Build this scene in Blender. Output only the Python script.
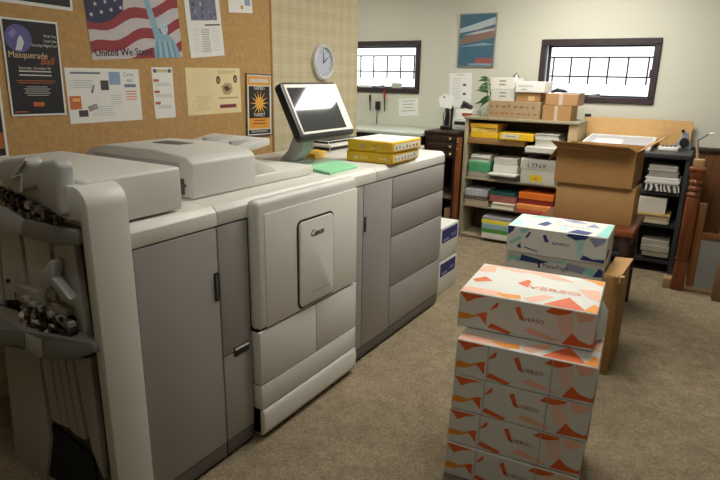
import bpy, bmesh, math, random
import numpy as np
from mathutils import Vector, Matrix
random.seed(7)
for o in list(bpy.data.objects): bpy.data.objects.remove(o)
scene = bpy.context.scene
C = scene.collection

# ---------------------------------------------------------------- camera
FPX, YAW, PITCH, ROLL, CAMH = 578.5, *[math.radians(a) for a in (31.69, 15.90, -0.98)], 1.5
_cy, _sy, _cp, _sp, _cr, _sr = math.cos(YAW), math.sin(YAW), math.cos(PITCH), math.sin(PITCH), math.cos(ROLL), math.sin(ROLL)
_f = np.array([-_sy*_cp, _cy*_cp, -_sp]); _r = np.array([_cy, _sy, 0.]); _d = np.cross(_f, _r)
RC = np.array([_r*_cr + _d*_sr, -_r*_sr + _d*_cr, _f])
CAM = np.array([0., 0., CAMH])
cam = bpy.data.objects.new('camera', bpy.data.cameras.new('camera')); C.objects.link(cam)
cam.data.sensor_fit = 'HORIZONTAL'; cam.data.sensor_width = 36; cam.data.lens = FPX/720*36
cam.data.clip_start = 0.02
cam.matrix_world = Matrix(((RC[0][0], -RC[1][0], -RC[2][0], CAM[0]), (RC[0][1], -RC[1][1], -RC[2][1], CAM[1]),
                           (RC[0][2], -RC[1][2], -RC[2][2], CAM[2]), (0, 0, 0, 1)))
scene.camera = cam
# a pixel gives a direction; the distance comes from the plane the thing stands on
def ray(x, y): return RC.T @ np.array([(x-360)/FPX, (y-240)/FPX, 1])
def onz(x, y, z): d = ray(x, y); return Vector(CAM + d*(z-CAM[2])/d[2])
def onx(x, y, X): d = ray(x, y); return Vector(CAM + d*(X-CAM[0])/d[0])
def ony(x, y, Y): d = ray(x, y); return Vector(CAM + d*(Y-CAM[1])/d[1])

# ---------------------------------------------------------------- world and exposure
world = bpy.data.worlds.new('sky'); scene.world = world; world.use_nodes = True
bg = world.node_tree.nodes['Background']; bg.inputs[0].default_value = (0.93, 0.97, 1.0, 1); bg.inputs[1].default_value = 1.6
vs = scene.view_settings
vs.view_transform = 'Standard'; vs.look = 'None'; vs.gamma = 1.0; vs.exposure = 0.58; vs.use_curve_mapping = False
LAMP_STRENGTH = 13.0
LAMPS = [(-1.06, 4.62, 1.9), (-3.45, 4.4, 0.5), (-0.75, 2.9, 0.95), (-0.9, 0.6, 0.22)]

# ---------------------------------------------------------------- materials
def lin(c):
    if isinstance(c, str): c = [int(c[i:i+2], 16) for i in (0, 2, 4)]
    return tuple(((v/255)/12.92 if v/255 <= 0.04045 else ((v/255+0.055)/1.055)**2.4) for v in c) + (1,)
MATS = {}
def mat(name, col, rough=0.5, var=0.06, scale=6.0, bump=0.0, bscale=150.0, metal=0.0, spec=0.5, stretch=None, coat=0):
    if name in MATS: return MATS[name]
    m = bpy.data.materials.new(name); m.use_nodes = True; nt = m.node_tree; b = nt.nodes['Principled BSDF']
    b.inputs['Roughness'].default_value = rough; b.inputs['Metallic'].default_value = metal
    b.inputs['Specular IOR Level'].default_value = spec; b.inputs['Coat Weight'].default_value = coat
    tc = nt.nodes.new('ShaderNodeTexCoord'); src = tc.outputs['Object']
    if stretch:
        mp = nt.nodes.new('ShaderNodeMapping'); mp.inputs['Scale'].default_value = stretch
        nt.links.new(src, mp.inputs['Vector']); src = mp.outputs['Vector']
    c = lin(col)
    n = nt.nodes.new('ShaderNodeTexNoise'); n.inputs['Scale'].default_value = scale; n.inputs['Detail'].default_value = 5
    nt.links.new(src, n.inputs['Vector'])
    rp = nt.nodes.new('ShaderNodeValToRGB'); rp.color_ramp.elements[0].position = 0.3; rp.color_ramp.elements[1].position = 0.7
    rp.color_ramp.elements[0].color = tuple(v*(1-var) for v in c[:3]) + (1,)
    rp.color_ramp.elements[1].color = tuple(min(1, v*(1+var)) for v in c[:3]) + (1,)
    nt.links.new(n.outputs['Fac'], rp.inputs['Fac']); nt.links.new(rp.outputs['Color'], b.inputs['Base Color'])
    if bump:
        n2 = nt.nodes.new('ShaderNodeTexNoise'); n2.inputs['Scale'].default_value = bscale; n2.inputs['Detail'].default_value = 3
        nt.links.new(src, n2.inputs['Vector'])
        bp = nt.nodes.new('ShaderNodeBump'); bp.inputs['Strength'].default_value = bump; bp.inputs['Distance'].default_value = 0.004
        nt.links.new(n2.outputs['Fac'], bp.inputs['Height']); nt.links.new(bp.outputs['Normal'], b.inputs['Normal'])
    MATS[name] = m; return m
def ink(col, rough=0.6):
    return mat('ink_%s' % col, col, rough, 0.03, 20)

M_wall = mat('painted_wall', 'cccbbd', 0.8, 0.02, 1.5, 0.15, 90)
M_ceil = mat('ceiling_paint', 'd8d6cc', 0.9, 0.02, 2)
M_white = mat('printer_white_plastic', 'd3d2cb', 0.42, 0.015, 3, 0.05, 900)
M_white2 = mat('printer_pale_plastic', 'dedcd4', 0.4, 0.015, 3, 0.05, 900)
M_grey = mat('printer_grey_plastic', '9b9895', 0.38, 0.02, 3, 0.06, 900)
M_skirt = mat('printer_skirt_plastic', '5c5852', 0.5, 0.03, 4)
M_dark = mat('dark_plastic', '1a1a1b', 0.4, 0.1, 10)
M_gap = mat('seam_black', '0e0e0e', 0.8, 0.1, 10)
M_mech = mat('mechanism_metal', '7d7a70', 0.4, 0.2, 30, 0, 0, 0.5)
M_panel = mat('finisher_inner_plastic', '3d3c39', 0.5, 0.06, 8)
M_guide = mat('finisher_guide_plastic', 'adaeac', 0.38, 0.03, 5)
M_bar = mat('finisher_bar_plastic', '7b7b78', 0.45, 0.04, 6)
M_paper = mat('white_paper', 'e6e6e0', 0.8, 0.02, 6)
M_cream = mat('cream_paper', 'e3d3a4', 0.8, 0.04, 6)
M_cork = mat('cork', 'b9935f', 0.9, 0.12, 40, 0.4, 300)
M_corktan = mat('cork_sheet', 'd5ab72', 0.9, 0.06, 30, 0.3, 250)
M_card = mat('brown_cardboard', '99713f', 0.8, 0.07, 5, 0.1, 60)
M_card2 = mat('tan_cardboard', 'ab8452', 0.8, 0.07, 6, 0.1, 60)
M_cardin = mat('cardboard_inside', 'b58857', 0.85, 0.06, 5)
M_darkwood = mat('dark_brown_wood', '33211a', 0.45, 0.35, 4, 0.1, 30, stretch=(8, 8, 0.7))
M_redwood = mat('reddish_wood', '78401e', 0.35, 0.3, 4, 0.08, 40, stretch=(10, 10, 0.8), coat=0.2)
M_oak = mat('oak_wood', '8a5a2c', 0.45, 0.25, 4, 0.08, 40, stretch=(10, 10, 0.8))
M_tabwood = mat('table_wood', '7a4020', 0.4, 0.25, 4, 0.05, 40, stretch=(1, 9, 9))
M_wains = mat('wainscot_wood', '6b4423', .5, .3, 4, .1, 30, stretch=(8, 8, 0.7))
M_frame = mat('window_frame_wood', '33262a', 0.5, 0.15, 8)
M_iron = mat('iron', '202226', 0.6, 0.1, 10)
M_shelfbeige = mat('bookcase_beige', 'a39a7e', 0.6, 0.05, 5)
M_shelftan = mat('bookcase_board', '9a7647', 0.6, 0.1, 5)
M_shelfdark = mat('grey_metal_shelf', '36393c', 0.4, 0.06, 6)
M_steel = mat('steel', 'b8b8b4', 0.25, 0.03, 8, metal=0.9)
M_yel = mat('yellow_wrapper', 'e5b823', 0.45, 0.06, 8)
M_carton = mat('carton_white', 'd6d6cf', 0.55, 0.02, 5)
M_counter = mat('counter_laminate', 'c4cdc2', 0.3, 0.03, 4)
M_brass = mat('brass_knob', 'c9b98a', 0.3, 0.05, 8, metal=0.6)

def carpet():
    m = bpy.data.materials.new('carpet'); m.use_nodes = True; nt = m.node_tree; b = nt.nodes['Principled BSDF']
    b.inputs['Roughness'].default_value = 0.95; b.inputs['Specular IOR Level'].default_value = 0.15
    tc = nt.nodes.new('ShaderNodeTexCoord')
    def noise(s, d):
        n = nt.nodes.new('ShaderNodeTexNoise'); n.inputs['Scale'].default_value = s; n.inputs['Detail'].default_value = d
        nt.links.new(tc.outputs['Object'], n.inputs['Vector']); return n
    def ramp(n, a, c, p0=.35, p1=.65):
        r = nt.nodes.new('ShaderNodeValToRGB'); r.color_ramp.elements[0].color = lin(a); r.color_ramp.elements[1].color = lin(c)
        r.color_ramp.elements[0].position = p0; r.color_ramp.elements[1].position = p1
        nt.links.new(n.outputs['Fac'], r.inputs['Fac']); return r
    big = ramp(noise(1.6, 6), '8d7f67', 'a19276'); fine = ramp(noise(95, 6), '6a5e4c', 'ad9f87', .3, .7); mid = ramp(noise(14, 4), 'b8b0a4', 'ffffff', .3, .7)
    mx = nt.nodes.new('ShaderNodeMixRGB'); mx.inputs[0].default_value = .55
    nt.links.new(big.outputs[0], mx.inputs[1]); nt.links.new(fine.outputs[0], mx.inputs[2])
    mu = nt.nodes.new('ShaderNodeMixRGB'); mu.blend_type = 'MULTIPLY'; mu.inputs[0].default_value = .5
    nt.links.new(mx.outputs[0], mu.inputs[1]); nt.links.new(mid.outputs[0], mu.inputs[2])
    nt.links.new(mu.outputs[0], b.inputs['Base Color'])
    bp = nt.nodes.new('ShaderNodeBump'); bp.inputs['Strength'].default_value = .8; bp.inputs['Distance'].default_value = .01
    nt.links.new(noise(160, 4).outputs['Fac'], bp.inputs['Height']); nt.links.new(bp.outputs[0], b.inputs['Normal'])
    return m
M_carpet = carpet()

def wallpaper():
    m = bpy.data.materials.new('plaid_wallpaper'); m.use_nodes = True; nt = m.node_tree; b = nt.nodes['Principled BSDF']
    b.inputs['Roughness'].default_value = 0.8
    tc = nt.nodes.new('ShaderNodeTexCoord'); sp = nt.nodes.new('ShaderNodeSeparateXYZ'); nt.links.new(tc.outputs['Object'], sp.inputs[0])
    def wave(out, freq):
        a = nt.nodes.new('ShaderNodeMath'); a.operation = 'MULTIPLY'; a.inputs[1].default_value = freq; nt.links.new(out, a.inputs[0])
        s = nt.nodes.new('ShaderNodeMath'); s.operation = 'SINE'; nt.links.new(a.outputs[0], s.inputs[0]); return s
    ws = [wave(sp.outputs['Y'], 58), wave(sp.outputs['Z'], 58), wave(sp.outputs['Y'], 190), wave(sp.outputs['Z'], 190)]
    acc = None
    for w, k in zip(ws, (.25, .25, .12, .12)):
        a = nt.nodes.new('ShaderNodeMath'); a.operation = 'MULTIPLY'; a.inputs[1].default_value = k; nt.links.new(w.outputs[0], a.inputs[0])
        if acc is None: acc = a
        else:
            s = nt.nodes.new('ShaderNodeMath'); s.operation = 'ADD'; nt.links.new(acc.outputs[0], s.inputs[0]); nt.links.new(a.outputs[0], s.inputs[1]); acc = s
    ad = nt.nodes.new('ShaderNodeMath'); ad.operation = 'ADD'; ad.inputs[1].default_value = .5; nt.links.new(acc.outputs[0], ad.inputs[0])
    r = nt.nodes.new('ShaderNodeValToRGB'); r.color_ramp.elements[0].color = lin('bbb08c'); r.color_ramp.elements[1].color = lin('c9bf9f')
    nt.links.new(ad.outputs[0], r.inputs[0]); nt.links.new(r.outputs[0], b.inputs['Base Color'])
    return m
M_wallpaper = wallpaper()

def emission(name, col, s):
    m = bpy.data.materials.new(name); m.use_nodes = True; nt = m.node_tree; nt.nodes.remove(nt.nodes['Principled BSDF'])
    e = nt.nodes.new('ShaderNodeEmission'); e.inputs[0].default_value = lin(col); e.inputs[1].default_value = s
    nt.links.new(e.outputs[0], nt.nodes['Material Output'].inputs[0]); return m
def glass():
    m = bpy.data.materials.new('window_glass'); m.use_nodes = True; nt = m.node_tree; nt.nodes.remove(nt.nodes['Principled BSDF'])
    t = nt.nodes.new('ShaderNodeBsdfTransparent'); g = nt.nodes.new('ShaderNodeBsdfGlossy'); g.inputs['Roughness'].default_value = .03
    x = nt.nodes.new('ShaderNodeMixShader'); x.inputs[0].default_value = .06
    nt.links.new(t.outputs[0], x.inputs[1]); nt.links.new(g.outputs[0], x.inputs[2]); nt.links.new(x.outputs[0], nt.nodes['Material Output'].inputs[0])
    return m
M_glass = glass()

# ---------------------------------------------------------------- mesh helpers (all coordinates are world metres)
V = Vector
class F:                                            # a flat frame: origin, right, up, outward
    def __init__(s, o, u, v):
        s.o, s.u, s.v = V(o), V(u).normalized(), V(v).normalized(); s.n = s.u.cross(s.v)
    def p(s, a, b, c=0.0): return s.o + s.u*a + s.v*b + s.n*c
class MB:
    def __init__(s): s.v, s.f, s.m, s.M = [], [], [], Matrix.Identity(4)
    def add(s, vs, fs, m=0):
        b = len(s.v); s.v += [s.M @ V(p) for p in vs]; s.f += [[i+b for i in f] for f in fs]; s.m += [m]*len(fs); return s
    def box(s, x0, x1, y0, y1, z0, z1, m=0):
        vs = [(x, y, z) for x in (x0, x1) for y in (y0, y1) for z in (z0, z1)]
        return s.add(vs, [(0, 1, 3, 2), (4, 6, 7, 5), (0, 4, 5, 1), (2, 3, 7, 6), (0, 2, 6, 4), (1, 5, 7, 3)], m)
    def prism(s, pts, vec, m=0):                    # a polygon pushed along a vector
        n = len(pts); pts = [V(p) for p in pts]; vec = V(vec)
        nn = V((0, 0, 0))
        for i in range(n): nn += pts[i].cross(pts[(i+1) % n])
        if nn.dot(vec) > 0: pts = pts[::-1]
        return s.add(pts + [p+vec for p in pts], [list(range(n)), list(range(2*n-1, n-1, -1))] +
                     [[(i+1) % n, i, i+n, (i+1) % n + n] for i in range(n)], m)
    def tube(s, pts, r, n=8, m=0):
        pts = [V(p) for p in pts]; rings = []; rr = r if isinstance(r, (list, tuple)) else [r]*len(pts)
        for i, p in enumerate(pts):
            t = (pts[min(i+1, len(pts)-1)] - pts[max(i-1, 0)]).normalized()
            a = t.cross(V((0, 0, 1)) if abs(t.z) < .9 else V((1, 0, 0))).normalized(); b = t.cross(a)
            rings.append([p + (a*math.cos(2*math.pi*k/n) + b*math.sin(2*math.pi*k/n))*rr[i] for k in range(n)])
        vs = [q for g in rings for q in g]; fs = []
        for i in range(len(pts)-1):
            for k in range(n): fs.append([i*n+k, i*n+(k+1) % n, (i+1)*n+(k+1) % n, (i+1)*n+k])
        fs.append(list(range(n))[::-1]); fs.append([(len(pts)-1)*n+k for k in range(n)])
        return s.add(vs, fs, m)
    def disc(s, fr, cx, cy, rx, ry, c0, c1, n=28, m=0):
        pts = [fr.p(cx+rx*math.cos(2*math.pi*k/n), cy+ry*math.sin(2*math.pi*k/n), c0) for k in range(n)]
        return s.prism(pts, fr.n*(c1-c0), m)
    def flat(s, fr, pts, lift=.0006, m=0): return s.add([fr.p(a, b, lift) for a, b in pts], [list(range(len(pts)))], m)
    def rect(s, fr, a0, a1, b0, b1, lift=.0006, m=0): return s.flat(fr, [(a0, b0), (a1, b0), (a1, b1), (a0, b1)], lift, m)
    def slab(s, fr, a0, a1, b0, b1, c0, c1, m=0):
        return s.prism([fr.p(a0, b0, c0), fr.p(a1, b0, c0), fr.p(a1, b1, c0), fr.p(a0, b1, c0)], fr.n*(c1-c0), m)
    def text(s, fr, txt, a, b, size, lift=.001, m=0, align='LEFT', sx=1.0, shear=0.0):
        key = (txt, align, shear)
        if key not in TXT:
            cu = bpy.data.curves.new('t', 'FONT'); cu.body = txt; cu.align_x = align; cu.resolution_u = 2; cu.shear = shear
            o = bpy.data.objects.new('t', cu); C.objects.link(o); dg = bpy.context.evaluated_depsgraph_get()
            me = bpy.data.meshes.new_from_object(o.evaluated_get(dg))
            TXT[key] = ([(q.co.x, q.co.y) for q in me.vertices], [list(p.vertices) for p in me.polygons])
            bpy.data.objects.remove(o); bpy.data.curves.remove(cu); bpy.data.meshes.remove(me)
        vs, fs = TXT[key]
        return s.add([fr.p(a+x*size*sx, b+y*size, lift) for x, y in vs], fs, m)
TXT = {}
ORG = {}
def obj(name, mb, mats, parent=None, bevel=0, seg=2, smooth=None, label=None, cat=None, group=None, kind=None):
    if not isinstance(mats, (list, tuple)): mats = [mats]
    xs = [[p[i] for p in mb.v] for i in range(3)]
    o_w = V(((min(xs[0])+max(xs[0]))/2, (min(xs[1])+max(xs[1]))/2, min(xs[2])))
    me = bpy.data.meshes.new(name); me.from_pydata([tuple(p-o_w) for p in mb.v], [], mb.f)
    for m in mats: me.materials.append(m)
    for i, p in enumerate(me.polygons): p.material_index = min(mb.m[i], len(mats)-1)
    if bevel:
        bm = bmesh.new(); bm.from_mesh(me); bmesh.ops.recalc_face_normals(bm, faces=bm.faces)
        ed = [e for e in bm.edges if len(e.link_faces) == 2 and e.calc_face_angle(0) > .5]
        bmesh.ops.bevel(bm, geom=ed, offset=bevel, segments=seg, affect='EDGES', profile=.5, clamp_overlap=True)
        bm.to_mesh(me); bm.free()
        if smooth is None: smooth = 40
    if smooth:
        for p in me.polygons: p.use_smooth = True
        me.set_sharp_from_angle(angle=math.radians(smooth))
    o = bpy.data.objects.new(name, me); C.objects.link(o); ORG[o.name] = o_w
    if parent: o.parent = parent; o.location = o_w - ORG[parent.name]
    else: o.location = o_w
    if label: o['label'] = label
    if cat: o['category'] = cat
    if group: o['group'] = group
    if kind: o['kind'] = kind
    return o
def thing(name, label, cat, loc, group=None):
    o = bpy.data.objects.new(name, None); C.objects.link(o); o.location = loc; ORG[o.name] = V(loc); o.empty_display_size = .05
    o['label'] = label; o['category'] = cat
    if group: o['group'] = group
    return o
def bx(*a): return MB().box(*a)
def struct(name, mb, mats, parent=None, **k): return obj(name, mb, mats, parent, kind=None if parent else 'structure', **k)

# ================================================================ the setting
XW, YB, ZC = -2.70, 5.70, 2.60          # corkboard wall, back wall, ceiling
struct('floor', bx(-4.3, 2.6, -2.0, YB+.2, -.1, 0), M_carpet)
struct('ceiling', bx(-4.3, 2.6, -2.0, YB+.2, ZC, ZC+.1), M_ceil)
struct('wall_right', bx(2.5, 2.6, -2.0, YB, 0, ZC), M_wall)
struct('wall_front', bx(-4.3, 2.5, -2.1, -2.0, 0, ZC), M_wall)
YE = onx(357.5, 60, XW).y
struct('wall_left', bx(XW-.12, XW, -2.0, YE, 0, ZC), M_wallpaper)
struct('wall_alcove', bx(-4.3, -4.2, -2.0, YB, 0, ZC), M_wall)
W2 = dict(x0=ony(540.4, 60, YB).x, x1=ony(660, 60, YB).x, z0=ony(600, 103, YB).z, z1=ony(600, 38.6, YB).z)
W1 = dict(x1=ony(420.5, 60, YB).x, z0=ony(400, 93.2, YB).z, z1=ony(400, 40.8, YB).z); W1['x0'] = W1['x1'] - (W2['x1']-W2['x0'])
wb = MB(); xs = [-4.3, W1['x0'], W1['x1'], W2['x0'], W2['x1'], 2.6]
for i in range(5):
    if i in (1, 3):
        w = (W1, W2)[i//2]; wb.box(xs[i], xs[i+1], YB, YB+.2, 0, w['z0']); wb.box(xs[i], xs[i+1], YB, YB+.2, w['z1'], ZC)
    else: wb.box(xs[i], xs[i+1], YB, YB+.2, 0, ZC)
struct('wall_back', wb, M_wall)

def window(name, w, gridx, gridz, tails):
    x0, x1, z0, z1 = w['x0'], w['x1'], w['z0'], w['z1']; t = .052
    fr = MB(); a, b = YB-.02, YB+.03
    fr.box(x0, x1, a, b, z1-t, z1); fr.box(x0, x1, a, b, z0, z0+t); fr.box(x0, x0+t, a, b, z0+t, z1-t); fr.box(x1-t, x1, a, b, z0+t, z1-t)
    o = struct(name, fr, M_frame, bevel=.006, seg=1)
    rv = MB(); a, b = YB+.03, YB+.13; q = t-.008
    rv.box(x0, x1, a, b, z1-q, z1); rv.box(x0, x1, a, b, z0, z0+q); rv.box(x0, x0+q, a, b, z0+q, z1-q); rv.box(x1-q, x1, a, b, z0+q, z1-q)
    obj('window_reveal', rv, mat('reveal_paint', 'cfd3d8', .6, .03), o)
    s = MB(); a, b = YB+.10, YB+.125; q, q2 = t-.01, t+.014
    s.box(x0+q, x1-q, a, b, z1-q2, z1-q); s.box(x0+q, x1-q, a, b, z0+q, z0+q2); s.box(x0+q, x0+q2, a, b, z0+q2, z1-q2); s.box(x1-q2, x1-q, a, b, z0+q2, z1-q2)
    obj('sash', s, M_iron, o)
    obj('pane', bx(x0+q2-.004, x1-q2+.004, YB+.112, YB+.116, z0+q2-.004, z1-q2+.004), M_glass, o)
    for z in gridz: obj('grille_bar', bx(x0+q2, x1-q2, YB+.13, YB+.138, z-.007, z+.007), M_iron, o)
    for x in gridx: obj('grille_bar', bx(x-.007, x+.007, YB+.138, YB+.146, tails, max(gridz)), M_iron, o)
    obj('latch', bx(x1-.075, x1-.06, YB+.07, YB+.11, (z0+z1)/2-.05, (z0+z1)/2+.02), M_iron, o)
    obj('crank', MB().box((x0+x1)/2-.05, (x0+x1)/2+.05, YB+.06, YB+.1, z0+.046, z0+.06).tube([((x0+x1)/2-.03, YB+.07, z0+.065), ((x0+x1)/2+.05, YB+.05, z0+.075)], .007), M_steel, o)
    return o
gy = YB+.134
window('window_2', W2, [ony(p, 68, gy).x for p in (553, 570.5, 589, 608, 627.5, 648)], [ony(600, 57.3, gy).z, ony(600, 76.8, gy).z], ony(600, 84.5, gy).z)
window('window_1', W1, [ony(p, 64, gy).x for p in (334, 347, 360.5, 373.5, 387, 400.5, 414)], [ony(390, 55.8, gy).z, ony(390, 71.4, gy).z], ony(390, 78.5, gy).z)

# dark wood wainscot on the back wall, right of the shelves
wx0 = -.30
ws = struct('trim_1', bx(wx0, 2.5, YB-.035, YB, .92, .965), M_darkwood, bevel=.006)
for i in range(14):
    a = wx0 + i*.2; obj('plank', bx(a+.002, a+.198, YB-.02, YB, .09, .92), M_wains, ws, bevel=.004, seg=1)
struct('baseboard_back', bx(-4.2, 2.5, YB-.022, YB, 0, .09), M_darkwood)

# ceiling lights (above the frame); the one nearest the camera is added fill
M_lamp = [emission('lamp_%d' % i, 'fbf7ee', LAMP_STRENGTH*s) for i, (_, _, s) in enumerate(LAMPS)]
for i, (x, y, s) in enumerate(LAMPS):
    t = thing('ceiling_light', ['flush fluorescent ceiling light near the back windows', 'flush fluorescent ceiling light over the alcove workbench', 'flush fluorescent ceiling light over the orange cartons', 'dim ceiling fill light added nearest the camera'][i], 'ceiling light', (x, y, ZC-.06), 'fluorescent ceiling lights')
    hx = .3 if i == 0 else .6
    h = MB(); h.box(x-hx-.02, x+hx+.02, y-.32, y+.32, ZC-.012, ZC)
    for a in ((x-hx-.02, x-hx, y-.32, y+.32), (x+hx, x+hx+.02, y-.32, y+.32), (x-hx, x+hx, y-.32, y-.3), (x-hx, x+hx, y+.3, y+.32)): h.box(*a, ZC-.06, ZC-.012)
    obj('housing', h, mat('lamp_housing', 'dddddd', .4), t)
    obj('diffuser', bx(x-hx, x+hx, y-.3, y+.3, ZC-.05, ZC-.04), M_lamp[i], t)

# ================================================================ the printer
XF = -1.49
P = thing('production_printer', 'large white and grey production copier standing along the corkboard wall', 'printer', (-1.85, 2.2, 0))
# --- finisher (left end, trays facing the camera's left)
FB = -2.2
fin = obj('finisher_body', MB().box(FB, XF-.035, 1.076, 1.0775, .05, 1.04).box(FB, -1.525, .995, 1.10, .05, 1.04), M_panel, P)
obj('finisher_top', MB().prism([(FB, .97, 1.05), (FB, 1.325, 1.05), (FB, 1.325, 1.196), (FB, .97, 1.196)], (abs(FB)-1.53, 0, 0)), M_white, P, bevel=.012, seg=3)
sl = MB(); prof = [(-1.512, .02), (-1.472, .02), (-1.472, 1.125)]
for k in range(1, 9):
    a = k/8*math.pi/2; prof.append((-1.532+.06*math.cos(a), 1.125+.06*math.sin(a)))
prof += [(-1.60, 1.185), (-1.60, 1.085), (-1.512, 1.085)]
sl.prism([(x, .945, z) for x, z in prof], (0, .132, 0)); sl.v = [p-V((0, .010, 0)) for p in sl.v]
obj('finisher_front_cover', sl, M_white, P, bevel=.004, seg=2)
obj('finisher_groove', bx(-1.53, -1.512, .975, .995, .05, 1.085), M_gap, P)
def ppoly(mb, pix, Y, th, m=0): return mb.prism([ony(a, b, Y) for a, b in pix], (0, th, 0), m)
# inner vertical panels with slots between them
for pix in ([(-30, 200), (-6, 208), (3, 330), (-22, 326)], [(-3, 209), (17, 216), (27, 300), (5, 300)], [(21, 217), (46, 224), (57, 310), (31, 300)], [(51, 225), (72, 232), (88, 345), (62, 322)]):
    obj('back_panel', ppoly(MB(), pix, .972, .022), mat('finisher_panel', 'c6c5bf', .5, .05), fin, bevel=.002)
for pix in ([(40, 352), (49, 354), (60, 425), (51, 420)], [(50.5, 354), (56, 355), (68, 428), (61.5, 425)], [(57.5, 355), (64, 357), (77, 436), (69.5, 429)], [(65.5, 357), (72, 358), (85, 440), (78.5, 437)], [(73.5, 358), (90, 358), (104, 480), (92, 452)], [(4, 345), (38, 352), (50, 440), (46, 480), (18, 480)]):
    obj('lower_panel', ppoly(MB(), pix, .972, .022), mat('finisher_low_panel', 'a9a7a0', .5, .05), fin, bevel=.002)
obj('lower_opening', ppoly(MB(), [(51, 424), (92, 456), (100, 500), (40, 500)], .985, .009), M_gap, fin)
# upper and lower output guides
g = ppoly(MB(), [(-40, 196), (3, 208), (21, 220), (21, 235), (3, 232), (-40, 218)], .93, .04); obj('tray_bar', g, M_guide, P, bevel=.005)
g = ppoly(MB(), [(22, 220), (75, 231), (77, 246), (54, 246), (22, 236.5)], .93, .04); obj('tray_bar', g, M_bar, P, bevel=.005)
g = ppoly(MB(), [(-40, 322), (0, 330), (24, 332), (24, 348), (10, 346), (-4, 345), (-40, 338)], .915, .06); obj('lower_tray', g, M_bar, P, bevel=.006)
g = ppoly(MB(), [(24.5, 332), (42, 340), (42, 359), (24.5, 349)], .915, .06); obj('lower_tray', g, M_guide, P, bevel=.004)
g = ppoly(MB(), [(42.5, 340), (92, 344), (94, 353), (72, 361), (42.5, 360)], .915, .06); obj('lower_tray', g, M_bar, P, bevel=.006)
g = MB().prism([ony(-40, 321.5, .916), ony(0, 329.5, .916), ony(24, 331.5, .916), ony(42, 339.5, .916), ony(91, 343.5, .916), ony(86, 333, .97), ony(60, 322, .97), ony(-40, 292, .97)], (0, 0, -.02)); obj('lower_tray_floor', g, M_bar, P)
# hanging paper guides at the top
g = MB(); q = [(33, 166), (40, 161.5), (53, 160), (58, 166), (60, 200), (63, 216), (58, 218), (46, 208), (38, 195), (34, 180)]
ppoly(g, q, .915, .05); obj('paper_guide', g, M_guide, P, bevel=.012, seg=3)
g = MB(); q = [(-6, 166), (0, 160), (24, 157), (28, 164), (26, 190), (14, 194), (2, 184), (-8, 176)]
ppoly(g, q, .915, .05); gg = obj('paper_guide', g, M_guide, P, bevel=.012, seg=3)
for q in ([(12, 178), (26, 160)], [(12, 178), (22, 174), (21, 192)]): obj('guide_rib', MB().tube([ony(a, b, .911) for a, b in q], .0035, 6), M_white2, gg)
# dark roller mechanisms
def mechanism(pix0, pix1, Y, rows, n, span):
    g = MB(); a, b = ony(*pix0, Y), ony(*pix1, Y)
    for r in range(rows):
        dz = V((0, 0, -span*r/max(1, rows-1)))
        g.tube([a+dz, b+dz], .007, 6, 0)
        for k in range(n):
            p = a.lerp(b, (k+.3+.4*random.random())/n) + dz; L = random.uniform(.006, .016); rr = random.uniform(.009, .017)
            g.tube([p-V((L, 0, 0)), p+V((L, 0, 0))], rr, 8, random.choice((0, 0, 1, 2, 0)))
            if random.random() < .5: g.box(p.x-.008, p.x+.012, p.y-.012, p.y+.01, p.z-.02, p.z+.012, random.choice((0, 1)))
    return g
obj('roller_mechanism', mechanism((-6, 188), (60, 219), .955, 2, 13, .035), [M_dark, M_mech, M_white2], P, smooth=35)
obj('roller_mechanism', mechanism((22, 306), (74, 326), .945, 3, 11, .06), [M_dark, M_mech, M_white2], P, smooth=35)
g = ppoly(MB(), [(-20, 188), (0, 193), (60, 216), (62, 228), (0, 210), (-20, 204)], .975, .012); obj('mechanism_backing', g, M_gap, P)
g = ppoly(MB(), [(14, 292), (26, 292), (74, 318), (76, 340), (20, 322)], .965, .012); obj('mechanism_backing', g, M_gap, P)
g = ppoly(MB(), [(14, 284), (36, 292), (40, 298), (52, 312), (50, 316), (16, 300)], .945, .03); ppoly(g, [(50, 302), (66, 310), (66, 318), (52, 314)], .945, .03); obj('mechanism_bracket', g, mat('bracket', 'a09d90', .5, .1), P, bevel=.003)
g = ppoly(MB(), [(36, 280), (50, 260), (54, 262), (52, 278), (70, 300), (62, 300), (50, 284), (44, 294)], .93, .03); obj('paper_flap', g, M_guide, P, bevel=.003)
for a_, b_, w_, h_ in ((20, 296, 6, 8), (28, 302, 7, 7), (37, 306, 6, 9), (46, 312, 5, 8), (55, 316, 8, 9), (66, 322, 6, 8), (30, 314, 5, 5), (48, 324, 6, 5)):
    w_, h_ = w_*.7, h_*.6; obj('mechanism_block', ppoly(MB(), [(a_, b_), (a_+w_, b_+w_*.35), (a_+w_+1, b_+w_*.35+h_), (a_+1, b_+h_)], .928, .02), mat('bracket', 'a09d90'), P, bevel=.002)
for a_, b_ in ((8, 281), (44, 308), (61, 319)): obj('roller', MB().tube([ony(a_, b_, .925), ony(a_, b_, .95)], .008, 10), M_dark, P, smooth=50)
obj('finisher_plinth', bx(FB, -1.62, 1.05, 1.42, 0, .05), M_gap, P)

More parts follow.
